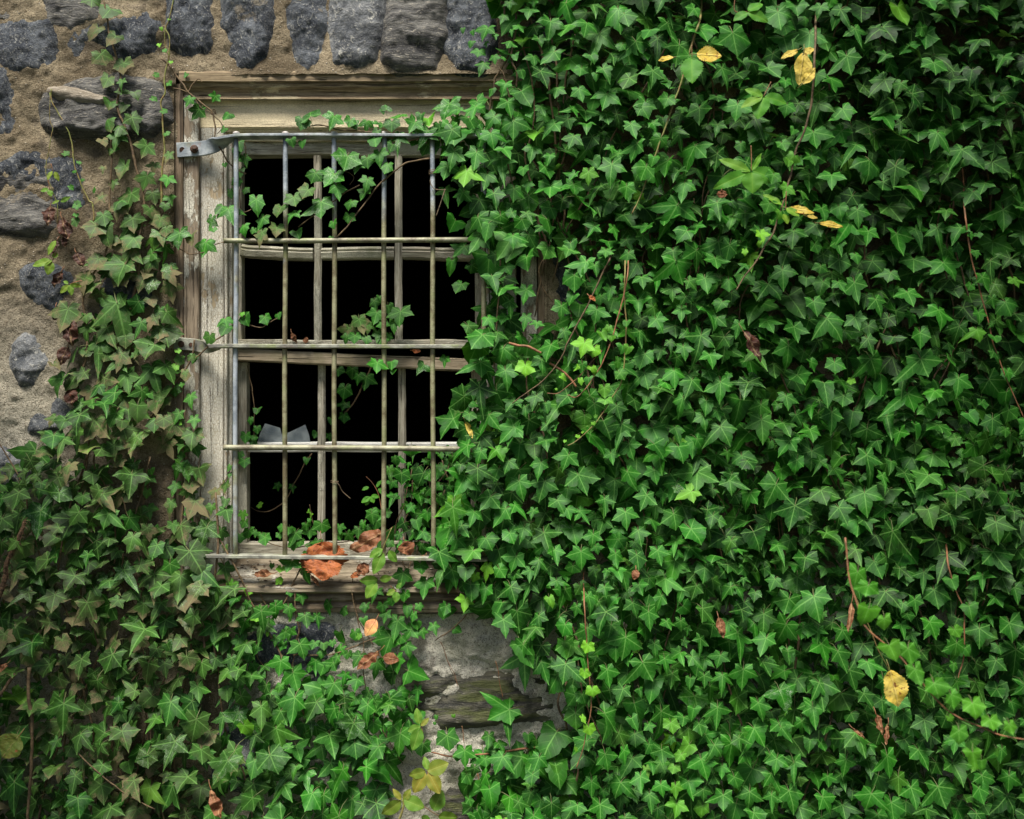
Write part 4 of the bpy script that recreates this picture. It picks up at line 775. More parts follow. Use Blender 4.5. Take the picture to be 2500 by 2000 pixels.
# --- random cover: dense masses that nobody could count
TR = np.array(LEAVES_AT)
def inpoly(poly, X, Y): return spoly(np.array(poly, float).reshape(-1, 2), X, Y) > 0
def cover(g, poly, holes, layers, col, seed, avoid=.42, tprob=(.27, .22, .12, .13, .08, .07, .08, .03)):
    r = np.random.default_rng(seed); pl = np.array(poly, float).reshape(-1, 2); lo, hi = pl.min(0), pl.max(0); tot = 0
    for (num, s0, s1, y0, y1, pit, sp, av) in layers:
        X = r.uniform(lo[0], hi[0], num); Y = r.uniform(lo[1], hi[1], num)
        k = inpoly(poly, X, Y)
        for h in holes: k &= ~inpoly(h, X, Y)
        X, Y = X[k], Y[k]; sm = fbm(X / 260., Y / 260., seed * 1.3, 2); Sz = np.clip(s0 + (s1 - s0) * (.5 + .9 * sm + .42 * r.standard_normal(len(X))), s0 * .68, s1 * 1.12)
        ax, ay, asz = np.empty(len(X)), np.empty(len(X)), np.empty(len(X)); n = 0; idx = []
        for i in range(len(X)):
            if n and np.any((ax[:n] - X[i]) ** 2 + (ay[:n] - Y[i]) ** 2 < (sp * .5 * (asz[:n] + Sz[i])) ** 2): continue
            if av and len(TR) and np.any((TR[:, 0] - X[i]) ** 2 + (TR[:, 1] - Y[i]) ** 2 < (av * .5 * (TR[:, 2] + Sz[i])) ** 2): continue
            ax[n], ay[n], asz[n] = X[i], Y[i], Sz[i]; n += 1; idx.append(i)
        x, y, s_ = ax[:n], ay[:n], asz[:n]; tot += n
        dep = fbm(x / 300., y / 300., 5.5, 2)
        yy = y0 + (y1 - y0) * np.clip(.5 + dep + .22 * r.standard_normal(n), 0, 1)
        kk = (D + yy) / D; pos = np.stack([(x - 1250) * S * kk, yy, CZ + (1000 - y + s_ * .17) * S * kk], -1)
        tm = r.choice(8, n, p=tprob); c = col(x, y, r, n)
        emit(g, pos, s_ * S * 1.08, r.normal(-5, 23, n), r.normal(pit + 5, 17, n) + 22 * fbm(x / 130., y / 130., 8.8, 2), r.normal(0, 22, n) + 24 * fbm(x / 150., y / 150., 3.3, 2), tm, c)
    return tot
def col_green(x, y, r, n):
    c = np.zeros((n, 4)); c[:, 0] = np.clip(.45 - .3 * np.clip((x - 1900) / 500., 0, 1) + .5 * fbm(x / 200., y / 200., 1.1, 2) + r.normal(0, .3, n), 0, 1)  # far right leaves get a darker tone: shade put into their colour
    c[:, 2] = np.clip(r.exponential(.035, n), 0, .3) + (r.random(n) < .012) * .5; c[:, 3] = (r.random(n) < .05) * .4; return c
def col_dust(x, y, r, n):
    c = col_green(x, y, r, n); k = np.clip((760 - x) / 260., 0, 1); c[:, 1] = k * np.clip(r.normal(.50, .30, n), 0, .95); c[:, 3] = (r.random(n) < .13) * .6 * k + (1 - k) * (r.random(n) < .1) * .6; c[:, 0] *= 1 - .6 * k; return c
def stems(g, n, x0, x1, y0, y1, yd, seed, r0=.0016, r1=.003, mi=1):
    r = np.random.default_rng(seed)
    for i in range(n):
        x = r.uniform(x0, x1); y = r.uniform(y0, y1); L = r.uniform(180, 650); pts = []; dx = r.normal(0, .25)
        for k in range(6): pts.append(P(x, y, yd + r.uniform(-.012, .012))); y += L / 5; x += dx * L / 5 + r.normal(0, 16)
        tube(g, pts, r.uniform(r0, r1), r.uniform(r0, r1), 6, 4, .008, mi)
POLY_R = [1175,-350, 1190,0, 1250,60, 1235,150, 1275,210, 1200,250, 1120,262, 1080,305, 1095,370, 1125,430, 1150,480, 1160,560, 1185,640, 1200,700, 1195,780, 1140,800, 1165,870, 1165,940, 1130,980, 1120,1050, 1130,1120, 1110,1170, 1105,1250, 1075,1330, 1070,1370, 1125,1400, 1140,1450, 1180,1480, 1230,1530, 1270,1610, 1345,1660, 1400,1700, 1380,1780, 1270,1815, 1160,1840, 1130,1900, 1160,2010, 1150,2300, 3000,2300, 3000,-350]
HOLES_R = [[1255,625, 1345,620, 1425,690, 1400,810, 1330,805, 1255,790], [1150,780, 1190,780, 1190,830, 1150,830], [1600,1650, 1690,1660, 1685,1760, 1590,1740], [1345,55, 1385,60, 1385,120, 1345,115]]
g = Geo()
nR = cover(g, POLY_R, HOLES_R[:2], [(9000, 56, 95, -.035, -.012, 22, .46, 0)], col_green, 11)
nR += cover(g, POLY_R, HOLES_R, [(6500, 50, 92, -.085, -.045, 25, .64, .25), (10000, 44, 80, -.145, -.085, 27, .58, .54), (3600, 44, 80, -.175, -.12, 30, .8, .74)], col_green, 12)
stems(g, 60, 1200, 2600, -100, 1700, -.07, 5)
tag(g.build('ivy_cover', ['ivy', 'stem']), 'dense glossy green ivy carpeting the whole wall right of the window', 'ivy', kind='stuff')
# smaller leaves crowding the right bottom corner of the opening
g = Geo()
cover(g, [945,1130, 1000,1100, 1070,1110, 1200,1140, 1200,1400, 1040,1345, 960,1340, 900,1325, 930,1270, 960,1230], [], [(700, 24, 44, .02, .06, 20, .7, .0), (600, 24, 44, -.022, .01, 22, .8, .5)], col_green, 21)
cover(g, [1060,430, 1200,330, 1200,800, 1110,700, 1090,600, 1100,520], [], [(70, 36, 60, -.01, .02, 20, .7, .3)], col_green, 22)
cover(g, [985,1215, 1060,1130, 1200,1000, 1210,1350, 1000,1340], [], [(400, 40, 70, -.02, .05, 20, .6, .0)], col_green, 23)
cover(g, [890,300, 960,285, 1070,290, 1200,270, 1200,370, 1080,380, 1000,350, 900,350], [], [(260, 34, 60, -.055, -.02, 22, .6, .45)], col_green, 24)
stems(g, 9, 960, 1180, 1080, 1200, .03, 6, .001, .0016)
tag(g.build('ivy_cover', ['ivy', 'stem']), 'small-leaved ivy crowding the right side of the window opening behind the bars', 'ivy', kind='stuff')
# the dusty left mass
POLY_L = [-450,1180, -60,1180, 20,1150, 60,1090, 130,1040, 150,960, 120,900, 180,860, 150,800, 190,730, 215,660, 210,560, 260,520, 300,440, 320,520, 430,560, 425,650, 430,700, 435,760, 415,850, 430,880, 425,960, 470,1000, 490,1080, 490,1190, 505,1270, 560,1290, 570,1330, 520,1360, 560,1400, 580,1440, 620,1490, 660,1540, 600,1580, 640,1640, 700,1650, 760,1660, 830,1680, 900,1640, 1000,1640, 1040,1680, 1020,1740, 1000,1830, 960,1900, 930,1960, 960,2010, 960,2300, -450,2300]
HOLES_L = [[335,1080, 400,1060, 420,1200, 410,1300, 350,1280, 345,1180], [480,1690, 530,1640, 560,1720, 520,1800, 480,1780], [590,1680, 650,1660, 640,1730, 600,1740], [520,1930, 590,1930, 600,2010, 520,2010], [930,1830, 960,1780, 1000,1860, 960,1900], [380,1700, 0, 0]][:5]
g = Geo()
cover(g, POLY_L, HOLES_L, [(4200, 44, 76, -.040, -.018, 22, .62, .15)], col_dust, 31, tprob=(.34, .16, .08, .2, .04, .08, .08, .02))
POLY_L2 = [-450,1200, 20,1180, 90,1100, 200,980, 400,960, 425,1040, 330,1100, 330,1280, 480,1330, 560,1400, 640,1500, 600,1580, 640,1660, 760,1680, 900,1700, 1000,1700, 980,1830, 920,1960, 940,2300, -450,2300]
cover(g, POLY_L2, HOLES_L, [(5000, 44, 80, -.085, -.05, 26, .62, .3), (2000, 48, 88, -.12, -.085, 29, .95, .6)], col_dust, 32, tprob=(.34, .14, .05, .25, .04, .08, .08, .02))
stems(g, 22, -50, 600, 1050, 1800, -.04, 8)
tag(g.build('ivy_cover', ['ivy', 'stem']), 'dusty brown speckled ivy covering the wall below and left of the window', 'ivy', kind='stuff')

g = Geo()
cover(g, [560,1400, 640,1470, 900,1480, 960,1560, 900,1660, 560,1660], [[640,1500, 760,1490, 780,1560, 660,1570]], [(110, 30, 52, -.045, -.02, 22, .8, .5)], col_green, 35)
stems(g, 3, 600, 900, 1380, 1450, -.02, 9, .001, .0016)
tag(g.build('ivy_cover', ['ivy', 'stem']), 'thin scatter of small ivy leaves on the masonry directly under the sill', 'ivy', kind='stuff')
# ---------------------------------------------------------------- unseen tree and shrub, added only to shade the ends of the wall
def shade_tree(label, trunk, clumps, n, cat, seed):
    root = thing('added_shade_tree' if cat == 'tree' else 'added_shade_shrub', label, cat, trunk[0]); r = np.random.default_rng(seed)
    g = Geo(); tube(g, [np.array(p) for p in trunk], .07 if cat == 'tree' else .03, .03, 10, 6, .02)
    for c in clumps: m_ = np.array(trunk[-2]); tube(g, [m_, (m_ + np.array(c[:3])) / 2 + r.normal(0, .05, 3), np.array(c[:3])], .025, .01, 6, 5, .01)
    g.build('trunk', 'stem', root); g = Geo()
    for (x, y, z, rad) in clumps:
        d = r.normal(0, 1, (n, 3)); d /= np.linalg.norm(d, axis=1)[:, None]; q = d * (r.random((n, 1)) ** .4) * rad + np.array([x, y, z])
        emit(g, q, r.uniform(.07, .12, n), r.uniform(-180, 180, n), r.normal(50, 30, n), r.uniform(-180, 180, n), r.choice([1, 2, 4, 7], n), np.stack([r.random(n), np.zeros(n), r.random(n) * .1, np.zeros(n)], -1))
    g.build('crown', 'ivy', root)
shade_tree('unseen leafy tree added to shade the right end of the ivy wall', [(3.0, -1.6, 0), (2.9, -1.6, 1.5), (2.6, -1.5, 2.8), (2.0, -1.4, 3.6)], [(1.25, -1.35, 3.65, .42), (1.7, -1.3, 3.2, .5), (1.5, -1.4, 3.9, .5), (2.2, -1.5, 3.5, .5), (1.35, -1.4, 4.35, .4), (.75, -1.4, 4.45, .34), (2.1, -1.2, 2.7, .5), (1.75, -1.05, 2.45, .38), (1.62, -.95, 1.85, .28), (2.0, -1.1, 2.0, .4), (1.7, -.9, 1.2, .3), (1.75, -1.5, 3.0, .4)], 240, 'tree', 91)
shade_tree('unseen leafy shrub added to shade the left end of the dusty ivy', [(-1.9, -.8, 0), (-1.85, -.8, .8), (-1.8, -.75, 1.5), (-1.7, -.7, 1.9)], [(-1.5, -.72, 1.75, .34), (-1.85, -.7, 2.1, .38), (-1.75, -.7, 1.35, .36), (-1.5, -.7, 2.35, .3)], 220, 'shrub', 92)
# ---------------------------------------------------------------- trailing tendrils in front of the mass
def tendril(label, leaves, k, o, stem, y0, y1, r0=.0018, mat='stem', base=(.7, 0, .12, 0), branches=(), pitch=18, name='ivy_tendril'):
    sp = np.array(stem, float).reshape(-1, 2) * k + np.array(o); n = len(sp)
    root = thing(name, label, 'ivy tendril', P(sp[0][0], sp[0][1], y0), 'tendrils trailing in front of the ivy')
    g = Geo(); tube(g, [P(x, y, (y0 + (y1 - y0) * i / (n - 1)) if i or y0 < -.5 or name == 'leaf_stalk' else -.05) for i, (x, y) in enumerate(sp)], r0, r0 * .6, 7, 6, .003); g.build('stem', mat, root)
    for b in branches:
        g = Geo(); bp = np.array(b, float).reshape(-1, 2) * k + np.array(o); tube(g, [P(x, y, (y0 + y1) / 2) for x, y in bp], r0 * .7, r0 * .5, 6, 5, .002); g.build('stem', mat, root)
    def dep(x, y):
        d = ((sp - np.array([x, y])) ** 2).sum(1); i = int(d.argmin()); return y0 + (y1 - y0) * i / (n - 1) - .008
    g = Geo(); traced(g, leaves, k, o, dep, .006, pitch, base, False); g.build('leaves', 'ivy', root)
    return root
ZC = (.29, (1200, 600))
tendril('long bare runner curving down to the left over the middle of the ivy', "1060 190 90 0 4;960 60 120 0 0", *ZC, [990,-60, 1005,80, 940,220, 870,370, 800,520, 700,700, 640,820, 600,920, 540,1020, 450,1120, 320,1220, 170,1325], -.17, -.15, .0022)
tendril('drooping tendril with bright lime young leaves at its end', "770 850 210 -20 0l;860 890 150 0 1l;720 1020 80 -40 7l;850 1040 100 0 2l;600 1110 90 40 2l;750 1140 85 0 1l;985 700 90 0 4;930 750 120 20 2y;1010 770 90 0 1y;545 1210 30 0 4l;710 1240 30 0 4l", *ZC, [1145,-50, 1150,200, 1120,400, 1060,620, 1000,820, 940,960, 860,1110, 790,1210, 710,1280, 640,1260], -.19, -.22, .0018, 'stemr', (.8, 0, .3, 0), [[930,880,850,970,750,1090,650,1180,560,1245,470,1240]])
tendril('looping runner with tiny yellow buds arching down left in the ivy centre', "1150 870 110 -20 2y;1060 990 130 0 1;1090 1090 130 0 1;950 1220 140 0 1y;960 1310 120 0 1y;860 1500 50 0 4l;725 1610 50 0 4l;620 1650 40 0 4l;765 1575 30 0 4l;875 1440 50 0 4y;1140 650 80 0 2", *ZC, [1130,-60, 1125,200, 1120,450, 1135,700, 1125,900, 1090,1150, 1010,1290, 930,1420, 830,1540, 720,1640, 640,1680], -.185, -.2, .0019, 'stemg')
tendril('upright runner with pale small leaves left of the yellow spotted leaf', "510 40 0;650 100 200 -40 1;540 420 0;620 500 190 -15 0;440 860 180 -20 1;380 1190 170 -20 1;250 1440 230 -25 1;100 1600 190 0 1;330 1340 120 -10 2", *(.29, (1500, 0)), [735,-30, 720,180, 650,380, 570,680, 500,860, 420,1110, 340,1330, 270,1520, 210,1690, 150,1800], -.17, -.185, .0026, 'stemg', (.72, 0, .06, 0))
tendril('runner with bright leaves crossing the upper ivy below the dangling yellow leaves', "1040 480 0;870 300 200 20 1;1000 110 160 -40 2;990 450 230 -45 2y;940 520 150 -30 2y;910 880 230 -25 0y;730 720 250 -20 1;680 1100 250 -20 1;820 1200 190 -30 1y;720 1300 80 0 2y;580 1490 220 10 0l;560 1590 110 0 1l;370 1700 120 0 1l", *(.18553, (1750, 300)), [1310,-1600, 1290,-900, 1250,-300, 1200,-60, 1130,160, 1040,360, 980,640, 910,900, 860,1080, 810,1240, 740,1450, 620,1630, 540,1780, 380,2000, 250,2200], -.24, -.30, .0028, 'stem', (.75, 0, .1, 0))
tendril('straight shoot with small leaves dropping down the far right of the ivy', "1700 260 85 0 0;1740 410 95 0 0;1810 640 190 10 0;1700 690 90 0 1;1890 810 140 0 0;1770 930 130 0 0;1880 1010 70;1900 1130 110 -10 2;1910 1260 140 0 0;2020 1430 150 0 1;1760 1080 160 0 5y", *(.29, (1875, 500)), [1640,-350, 1660,80, 1690,300, 1730,520, 1790,740, 1830,900, 1870,1050, 1920,1230, 1980,1400, 2090,1650, 2150,1800], -.18, -.19, .002, 'stemr', (.7, 0, .05, 0))
tendril('pale runner with bright small leaves in the lower right ivy', "1290 60 130 15 2;1420 250 130 20 2;1320 410 110 0 1y;1390 540 100 20 2;1300 650 90 0 1;1140 370 170 0 0;1320 520 190 0 0;1330 780 130", *(.3478, (1875, 1400)), [1250,-350, 1260,-100, 1320,130, 1375,260, 1380,400, 1370,600, 1340,720, 1325,830], -.18, -.19, .0021, 'stemr', (.72, 0, .07, 0))
tendril('thin shoot with lime leaves at the left of the lower ivy centre', "120 280 130 -5 1l;95 500 115 5 1l;160 650 125 5 1l;80 880 90 0 1l;130 970 130 0 1l;20 1140 60 0 4l", *(.29, (1400, 1500)), [85,-350, 90,-100, 115,250, 125,450, 140,620, 150,780, 120,940, 80,1120, 30,1300], -.19, -.2, .0017, 'stemr', (.75, 0, .3, 0))
tendril('out of focus tendril swinging far in front of the lower right ivy', "620 20 190 -15 1;700 110 150 -10 1;700 280 200 -10 2y;820 340 130 10 1y;860 530 170 0 2y;990 560 190 10 1;1040 700 180 15 1;1170 800 170 10 1;1290 880 170 0 1;1440 940 170 10 1y;1280 1020 80 0 4y;1560 1050 140 0 1y;1340 1130 160 0 1;1700 1080 120 0 1y;1440 1280 160 10 2y;1500 1330 100 0 2;1610 1260 90", *(.3478, (1875, 1400)), [540,-250, 570,40, 620,200, 680,370, 900,560, 1040,720, 1190,900, 1330,1010, 1500,1080, 1650,1140, 1900,1190], -.62, -.74, .0018, 'stemr', (.75, 0, .18, 0), pitch=10)
hr = thing('woody_root', 'hairy brown climbing root crossing the ivy at the left edge', 'root', P(0, 1500, -.1))
g = Geo(); tube(g, [P(x * .29, 1000 + y * .29, -.105) for x, y in ((210, 930), (180, 1040), (120, 1180), (60, 1300), (45, 1420), (0, 1540), (-60, 1650))], .0045, .0065, 9, 14, .004)
r_ = np.random.default_rng(3)
for i in range(90):
    t = r_.random(); x, y = 210 - 210 * t, 930 + 610 * t; x += 25 * math.sin(t * 9); p = P(x * .29, 1000 + y * .29, -.107); d = r_.normal(0, 1, 3); d /= np.linalg.norm(d)
    tube(g, [p, p + d * .006, p + d * .012 + np.array([0, 0, -.003])], .0008, .0004, 4, 2)
g.build('root', 'twig', hr)
for lab, pts, rr in (('dark upright stem rising through the lower left ivy', [(250, 450), (240, 700), (265, 900), (270, 1100), (250, 1400), (230, 1750)], .0042), ('pale slanting stick at the left edge low in the ivy', [(130, 510), (60, 590), (-20, 700), (-90, 780)], .0042), ('straight green twig crossing the bottom left ivy', [(640, 1160), (760, 1270), (880, 1380), (1080, 1530), (1300, 1640)], .0018)):
    root = thing('twig', lab, 'twig', P(pts[0][0] * .29, 1500 + pts[0][1] * .29, -.11)); g = Geo()
    tube(g, [P(x * .29, 1500 + y * .29, -.125) for x, y in pts], rr, rr * .8, 8, 8, .004); g.build('stem', 'stem', root)
root = thing('twig', 'short broken brown twig poking from the ivy right of the window', 'twig', P(1245, 840, -.14)); g = Geo()
tube(g, [P(1200 + x * .29, 600 + y * .29, -.15) for x, y in ((150, 820), (230, 840), (310, 850), (400, 890), (420, 900))], .0032, .0026, 8, 6, .003); tube(g, [P(1200 + x * .29, 600 + y * .29, -.14) for x, y in ((490, 990), (600, 1060), (660, 1120), (710, 1190))], .0032, .0026, 8, 6, .003); g.build('stem', 'stemr', root)

# ---------------------------------------------------------------- leaflets, fallen and dying leaves
def blade(g, c, L, Wd, ang, pitch=20, yaw=0, teeth=0, curl=.2, fold=.15, crump=0, seed=0, col=(.5, 0, 0, 0), asym=0, holes=0):
    """pointed elliptic leaf: base at c, running along ang (0 = down, + = right)"""
    nr, nc = 26, 9; r = np.random.default_rng(seed + 100); ts = np.linspace(0, 1, nr); V = []; UVv = []
    for i, t in enumerate(ts):
        wv = Wd * .5 * (math.sin(math.pi * t ** .85) ** .8 if 0 < t < 1 else 0) * (1 + asym * (t - .5))
        if teeth: wv *= 1 + .13 * ((i % 2) * 2 - 1) * teeth
        for j in range(nc):
            q = (j / (nc - 1) * 2 - 1); x = q * wv * (1 + (.5 * float(vnoise(t * 5 + seed, (q > 0) * 7.3, seed * 1.7)) if crump else 0)); y = -t * L
            z = fold * abs(x) - curl * L * (t - .3) ** 2 * (1 if t > .3 else .3) + .02 * L * math.sin(14 * t + seed) * q
            if crump: z += crump * L * float(fbm(x / L * 5 + seed, t * 5, seed, 3)) ; x += crump * .4 * L * float(fbm(t * 6, x / L * 6, seed + 4, 2))
            V.append((x, y, z)); UVv.append((t, abs(x) / L))
    V = np.array(V)
    def rt(V, ax, a):
        i, j = ((1, 2), (2, 0), (0, 1))[ax]; o = V.copy(); c_, s_ = math.cos(a), math.sin(a); o[:, i] = c_ * V[:, i] - s_ * V[:, j]; o[:, j] = s_ * V[:, i] + c_ * V[:, j]; return o
    V = rt(V, 1, R(yaw)); V = rt(V, 2, R(ang)); V = rt(V, 0, -R(pitch))
    Wv = np.stack([V[:, 0], -V[:, 2], V[:, 1]], -1) + np.asarray(c); F = grid(nc, nr)[:, ::-1]
    g.add(Wv, F, np.full(len(F), 4), np.array(UVv)[F.ravel()], col)
def leafmesh(name, mat, c, L, Wd, ang, parent, **kw):
    g = Geo(); blade(g, c, L, Wd, ang, **kw); return g.build(name, mat, parent)
def sprig(label, k, o, y, stem, lf, mat='creeper', smat='stemr', group=None, teeth=.5, r=.0012, cat='creeper sprig', name='creeper_sprig'):
    """lf: (x, y, length, width, angle, lime amount) base points in zoom pixels"""
    q = np.array(stem[0], float).reshape(-1, 2) * k + np.array(o)
    root = thing(name, label, cat, P(q[0][0], q[0][1], y), group or 'creeper sprigs among the ivy')
    for s_ in stem:
        g = Geo(); q = np.array(s_, float).reshape(-1, 2) * k + np.array(o); tube(g, [P(a, b, y) for a, b in q], r, r * .7, 6, 5, .001); g.build('stem', smat, root)
    for i, (x, yy, L, Wd, a, c) in enumerate(lf):
        leafmesh('leaflet', mat, P(x * k + o[0], yy * k + o[1], y - .003), L * k * S, Wd * k * S, a, root, pitch=rng.uniform(5, 25), yaw=rng.uniform(-25, 25), teeth=teeth, seed=i + int(x), col=(rng.uniform(.3, .9), 0, c * .55, 0))
ZB = (.29, (800, 1500))
sprig('creeper sprig with five green leaflets flushed orange at the tips near the bottom', *ZB, -.10, [[870,1500,855,1420,840,1320]], [(840,1320,180,130,110,.4),(850,1330,190,120,30,.65),(820,1330,190,120,-30,.7),(825,1320,140,90,-75,.35),(840,1310,110,60,-165,.1)], group=None)
sprig('yellow green creeper sprig on a thick green stalk at the bottom edge', *ZB, -.11, [[590,1760,620,1680,640,1610,630,1560]], [(620,1570,190,110,-55,.25),(640,1560,180,120,70,.1),(640,1570,110,60,150,.45),(620,1560,110,50,-140,.6)], smat='stemg', r=.0035)
sprig('small creeper shoot with three green leaflets left of the mossy stone', *ZB, -.09, [[800,1000,790,950,760,880]], [(775,950,190,110,-15,0),(780,945,110,70,-70,.05),(770,925,130,70,-170,.05),(785,940,90,45,135,.5)])
sprig('pair of rounded green creeper leaves at the bottom edge right of the stalk', *ZB, -.09, [[700,1560,800,1610,890,1670,950,1700]], [(890,1650,170,130,155,0),(930,1700,160,110,85,.1),(790,1700,90,60,60,0)])
sprig('pale creeper sprig with three leaflets over the rounded dark stone', *zb_, -.045, [[470,400,450,450,440,470]], [(440,470,170,75,-75,.15),(430,475,120,80,-10,.2),(455,450,60,50,170,.1),(470,300,140,60,-25,.15)], mat='creeper')
sprig('tiny creeper shoot with four leaflets between stone and ivy column', *zb_, -.045, [[690,640,640,650,585,670]], [(590,670,100,40,80,.1),(580,675,100,50,-45,.25),(590,675,90,50,10,.1),(575,665,50,30,-120,.1)], mat='creeper')
sprig('two drooping creeper leaflets on a thread above the big left stone', *za, -.035, [[430,1380,445,1440]], [(440,1440,90,45,-20,.3),(460,1445,90,45,25,.3)])
sprig('two tiny green creeper leaflets beside the left stone edge', *za, -.035, [[400,1500,420,1600]], [(410,1595,70,40,-80,0),(415,1600,60,45,20,0),(510,1700,90,40,120,.05),(500,1690,70,30,-70,.2)])
sprig('red stemmed creeper sprig with lime leaflets inside the lower window', *z3, -.02, [[1440,1560,1430,1450,1410,1360,1370,1290,1330,1250]], [(1410,1330,70,40,60,0),(1400,1320,60,30,150,0),(1350,1320,50,30,-70,0),(1360,1385,70,40,-60,0),(1350,1385,60,35,-20,0),(1360,1380,50,35,30,0),(1365,1375,55,30,80,0)], mat='creeper_lime', r=.0009)
sprig('creeper sprig with oval green leaflets dangling before the fourth bar foot', *z4, -.075, [[1500,240,1440,380,1400,500,1420,560]], [(1440,380,100,60,-60,0),(1440,400,150,80,-20,0),(1480,390,90,60,35,0),(1410,580,120,70,-85,0),(1420,580,80,50,100,.1),(1400,600,120,80,-35,.05)], mat='creeper', smat='stemg')
sprig('small speckled creeper sprig under the sill among the ivy', *z4, -.075, [[1490,620,1530,660]], [(1530,660,70,50,0,0),(1520,650,60,40,-60,.2),(1530,640,50,30,140,0)], mat='creeper')
Z7 = (.29, (1500, 0)); Z8 = (.18553, (1750, 300))
sprig('serrated green leaf on the upright runner above the ivy centre', *Z7, -.20, [[650,380,655,490]], [(650,485,240,170,-3,0)], mat='creeper_lime', teeth=.8, group=None)
sprig('three serrated green leaflets hanging at the top of the ivy', *Z7, -.2, [[1020,-50,1015,95,1120,100]], [(1120,100,180,100,65,.1),(1120,105,130,80,-60,0),(1125,95,150,90,125,0)], mat='creeper_lime', teeth=.6)
sprig('serrated creeper sprig of four leaflets in the upper ivy middle', *Z7, -.2, [[1320,690,1255,815]], [(1250,810,150,70,-115,.3),(1245,810,200,80,-60,.55),(1260,820,190,140,-20,0),(1265,815,180,110,75,0)], mat='creeper_lime', teeth=.5)
sprig('large serrated creeper sprig with long drooping leaflets right of centre', *Z8, -.27, [[450,300,455,450,455,640]], [(440,640,400,130,-115,.35),(460,630,300,70,150,.2),(430,650,480,170,-65,0),(460,650,260,260,0,.15),(480,630,330,200,65,0)], mat='creeper_lime', teeth=.5)
sprig('half yellow serrated leaves tangled on the runner in the upper right ivy', *Z8, -.28, [[910,900,905,1130]], [(910,1130,180,110,60,.7),(860,1080,270,90,-125,.5),(880,1200,130,110,20,.9)], mat='creeper_lime', teeth=.5)

def deadleaf(label, mat, px, py, L, Wd, ang, y, cat='dead leaf', name='dead_leaf', **kw):
    root = thing(name, label, cat, P(px, py, y), {'dead_leaf': 'dead brown leaves', 'yellow_leaf': 'yellowed leaves in the ivy', 'withered_leaf': 'dark withered leaves on the left stones'}[name]); kw.setdefault('crump', .12)
    leafmesh('blade', mat, P(px, py, y), L * S, Wd * S, ang, root, **kw)
    g = Geo(); p = P(px, py, y); dv = np.array([-math.sin(R(ang)), 0, math.cos(R(ang))]); tube(g, [p - dv * .002, p + dv * L * S * .12, p + dv * L * S * .25 + np.array([0, .006, .002])], .0011, .0008, 6, 4); g.build('stalk', 'stemr' if mat != 'yellow' else 'stemg', root)
deadleaf('large crumpled rust orange leaf lying on the sill behind the bottom strap', 'orange', 785, 1322, 92, 108, 8, -.035, crump=.26, teeth=.5, seed=2, pitch=14, curl=.3)
deadleaf('lower fold of rust orange leaf resting in front of the large crumpled one', 'orange', 800, 1366, 52, 92, -12, -.055, crump=.28, teeth=.5, seed=9, pitch=34, curl=.3)
deadleaf('long curled reddish brown leaf leaning beside the fourth bar', 'brown', 938, 1300, 92, 42, -62, -.025, crump=.25, seed=4)
deadleaf('small folded dark brown leaf at the foot of the fourth bar', 'brown', 900, 1378, 36, 34, -50, -.05, crump=.3, seed=5)
deadleaf('curled brown leaf between the fourth and fifth bars', 'brown', 988, 1322, 36, 40, 20, -.02, crump=.35, seed=6)
deadleaf('flat little brown leaf scrap on the sill near the fifth bar', 'brown', 1040, 1356, 14, 30, -10, -.02, crump=.3, seed=7)
deadleaf('curled brown leaf lying on the left part of the sill', 'brown', 665, 1400, 46, 20, -85, -.045, crump=.3, seed=8)
deadleaf('narrow curled leaf strip on the sill below the orange leaf', 'brown', 760, 1405, 34, 10, 40, -.05, crump=.3, seed=10)
deadleaf('small yellowish dry leaf beside the orange leaf on the sill', 'orange', 880, 1400, 26, 14, -70, -.05, crump=.2, seed=11)
deadleaf('pink and orange pointed leaf caught in the ivy below the sill', 'pink', 918, 1512, 46, 32, -32, -.075, crump=.03, seed=12, pitch=15)
deadleaf('torn brown leaf tangled in the ivy below the pink leaf', 'brown', 925, 1590, 68, 26, -50, -.060, crump=.3, seed=13)
deadleaf('ribbed brown leaf fragment behind ivy below the pink leaf', 'brown', 935, 1605, 40, 26, 80, -.052, crump=.15, seed=14)
deadleaf('upright curled brown leaf on the meeting rail behind the bars', 'brown', 712, 812, 30, 12, 25, .045, crump=.25, seed=15, pitch=0)
deadleaf('small curled brown leaf beside the upright one on the meeting rail', 'brown', 745, 838, 18, 14, 170, .045, crump=.3, seed=16)
deadleaf('tan curled leaf on the tilted rail near the fifth bar', 'orange', 1006, 856, 22, 14, 90, .06, crump=.2, seed=17)
deadleaf('bright yellow serrated leaf with brown spots high in the ivy', 'yellow', 1700, 133, 58, 34, 88, -.21, cat='yellow leaf', name='yellow_leaf', crump=.04, teeth=.7, seed=18, pitch=10)
deadleaf('orange tipped leaf end showing behind ivy left of the bright yellow leaf', 'yellow', 1645, 140, 36, 14, -80, -.18, cat='yellow leaf', name='yellow_leaf', crump=.08, seed=19)
deadleaf('pale yellow leaf with dark holes dangling in the upper ivy', 'yellow', 1962, 128, 70, 36, -8, -.33, cat='yellow leaf', name='yellow_leaf', crump=.04, seed=20, pitch=5)
deadleaf('folded yellow leaflet above the dangling pale yellow leaf', 'yellow', 1962, 132, 30, 16, 125, -.33, cat='yellow leaf', name='yellow_leaf', crump=.1, seed=21)
deadleaf('blurred orange yellow leaflet curling at the end of the dangling stalk', 'yellow', 1958, 205, 44, 22, 140, -.45, cat='yellow leaf', name='yellow_leaf', crump=.12, seed=22, pitch=0)
deadleaf('green and yellow leaflet left of the dangling pale yellow leaf', 'yellow', 1948, 122, 42, 16, -62, -.32, cat='yellow leaf', name='yellow_leaf', crump=.05, seed=23)
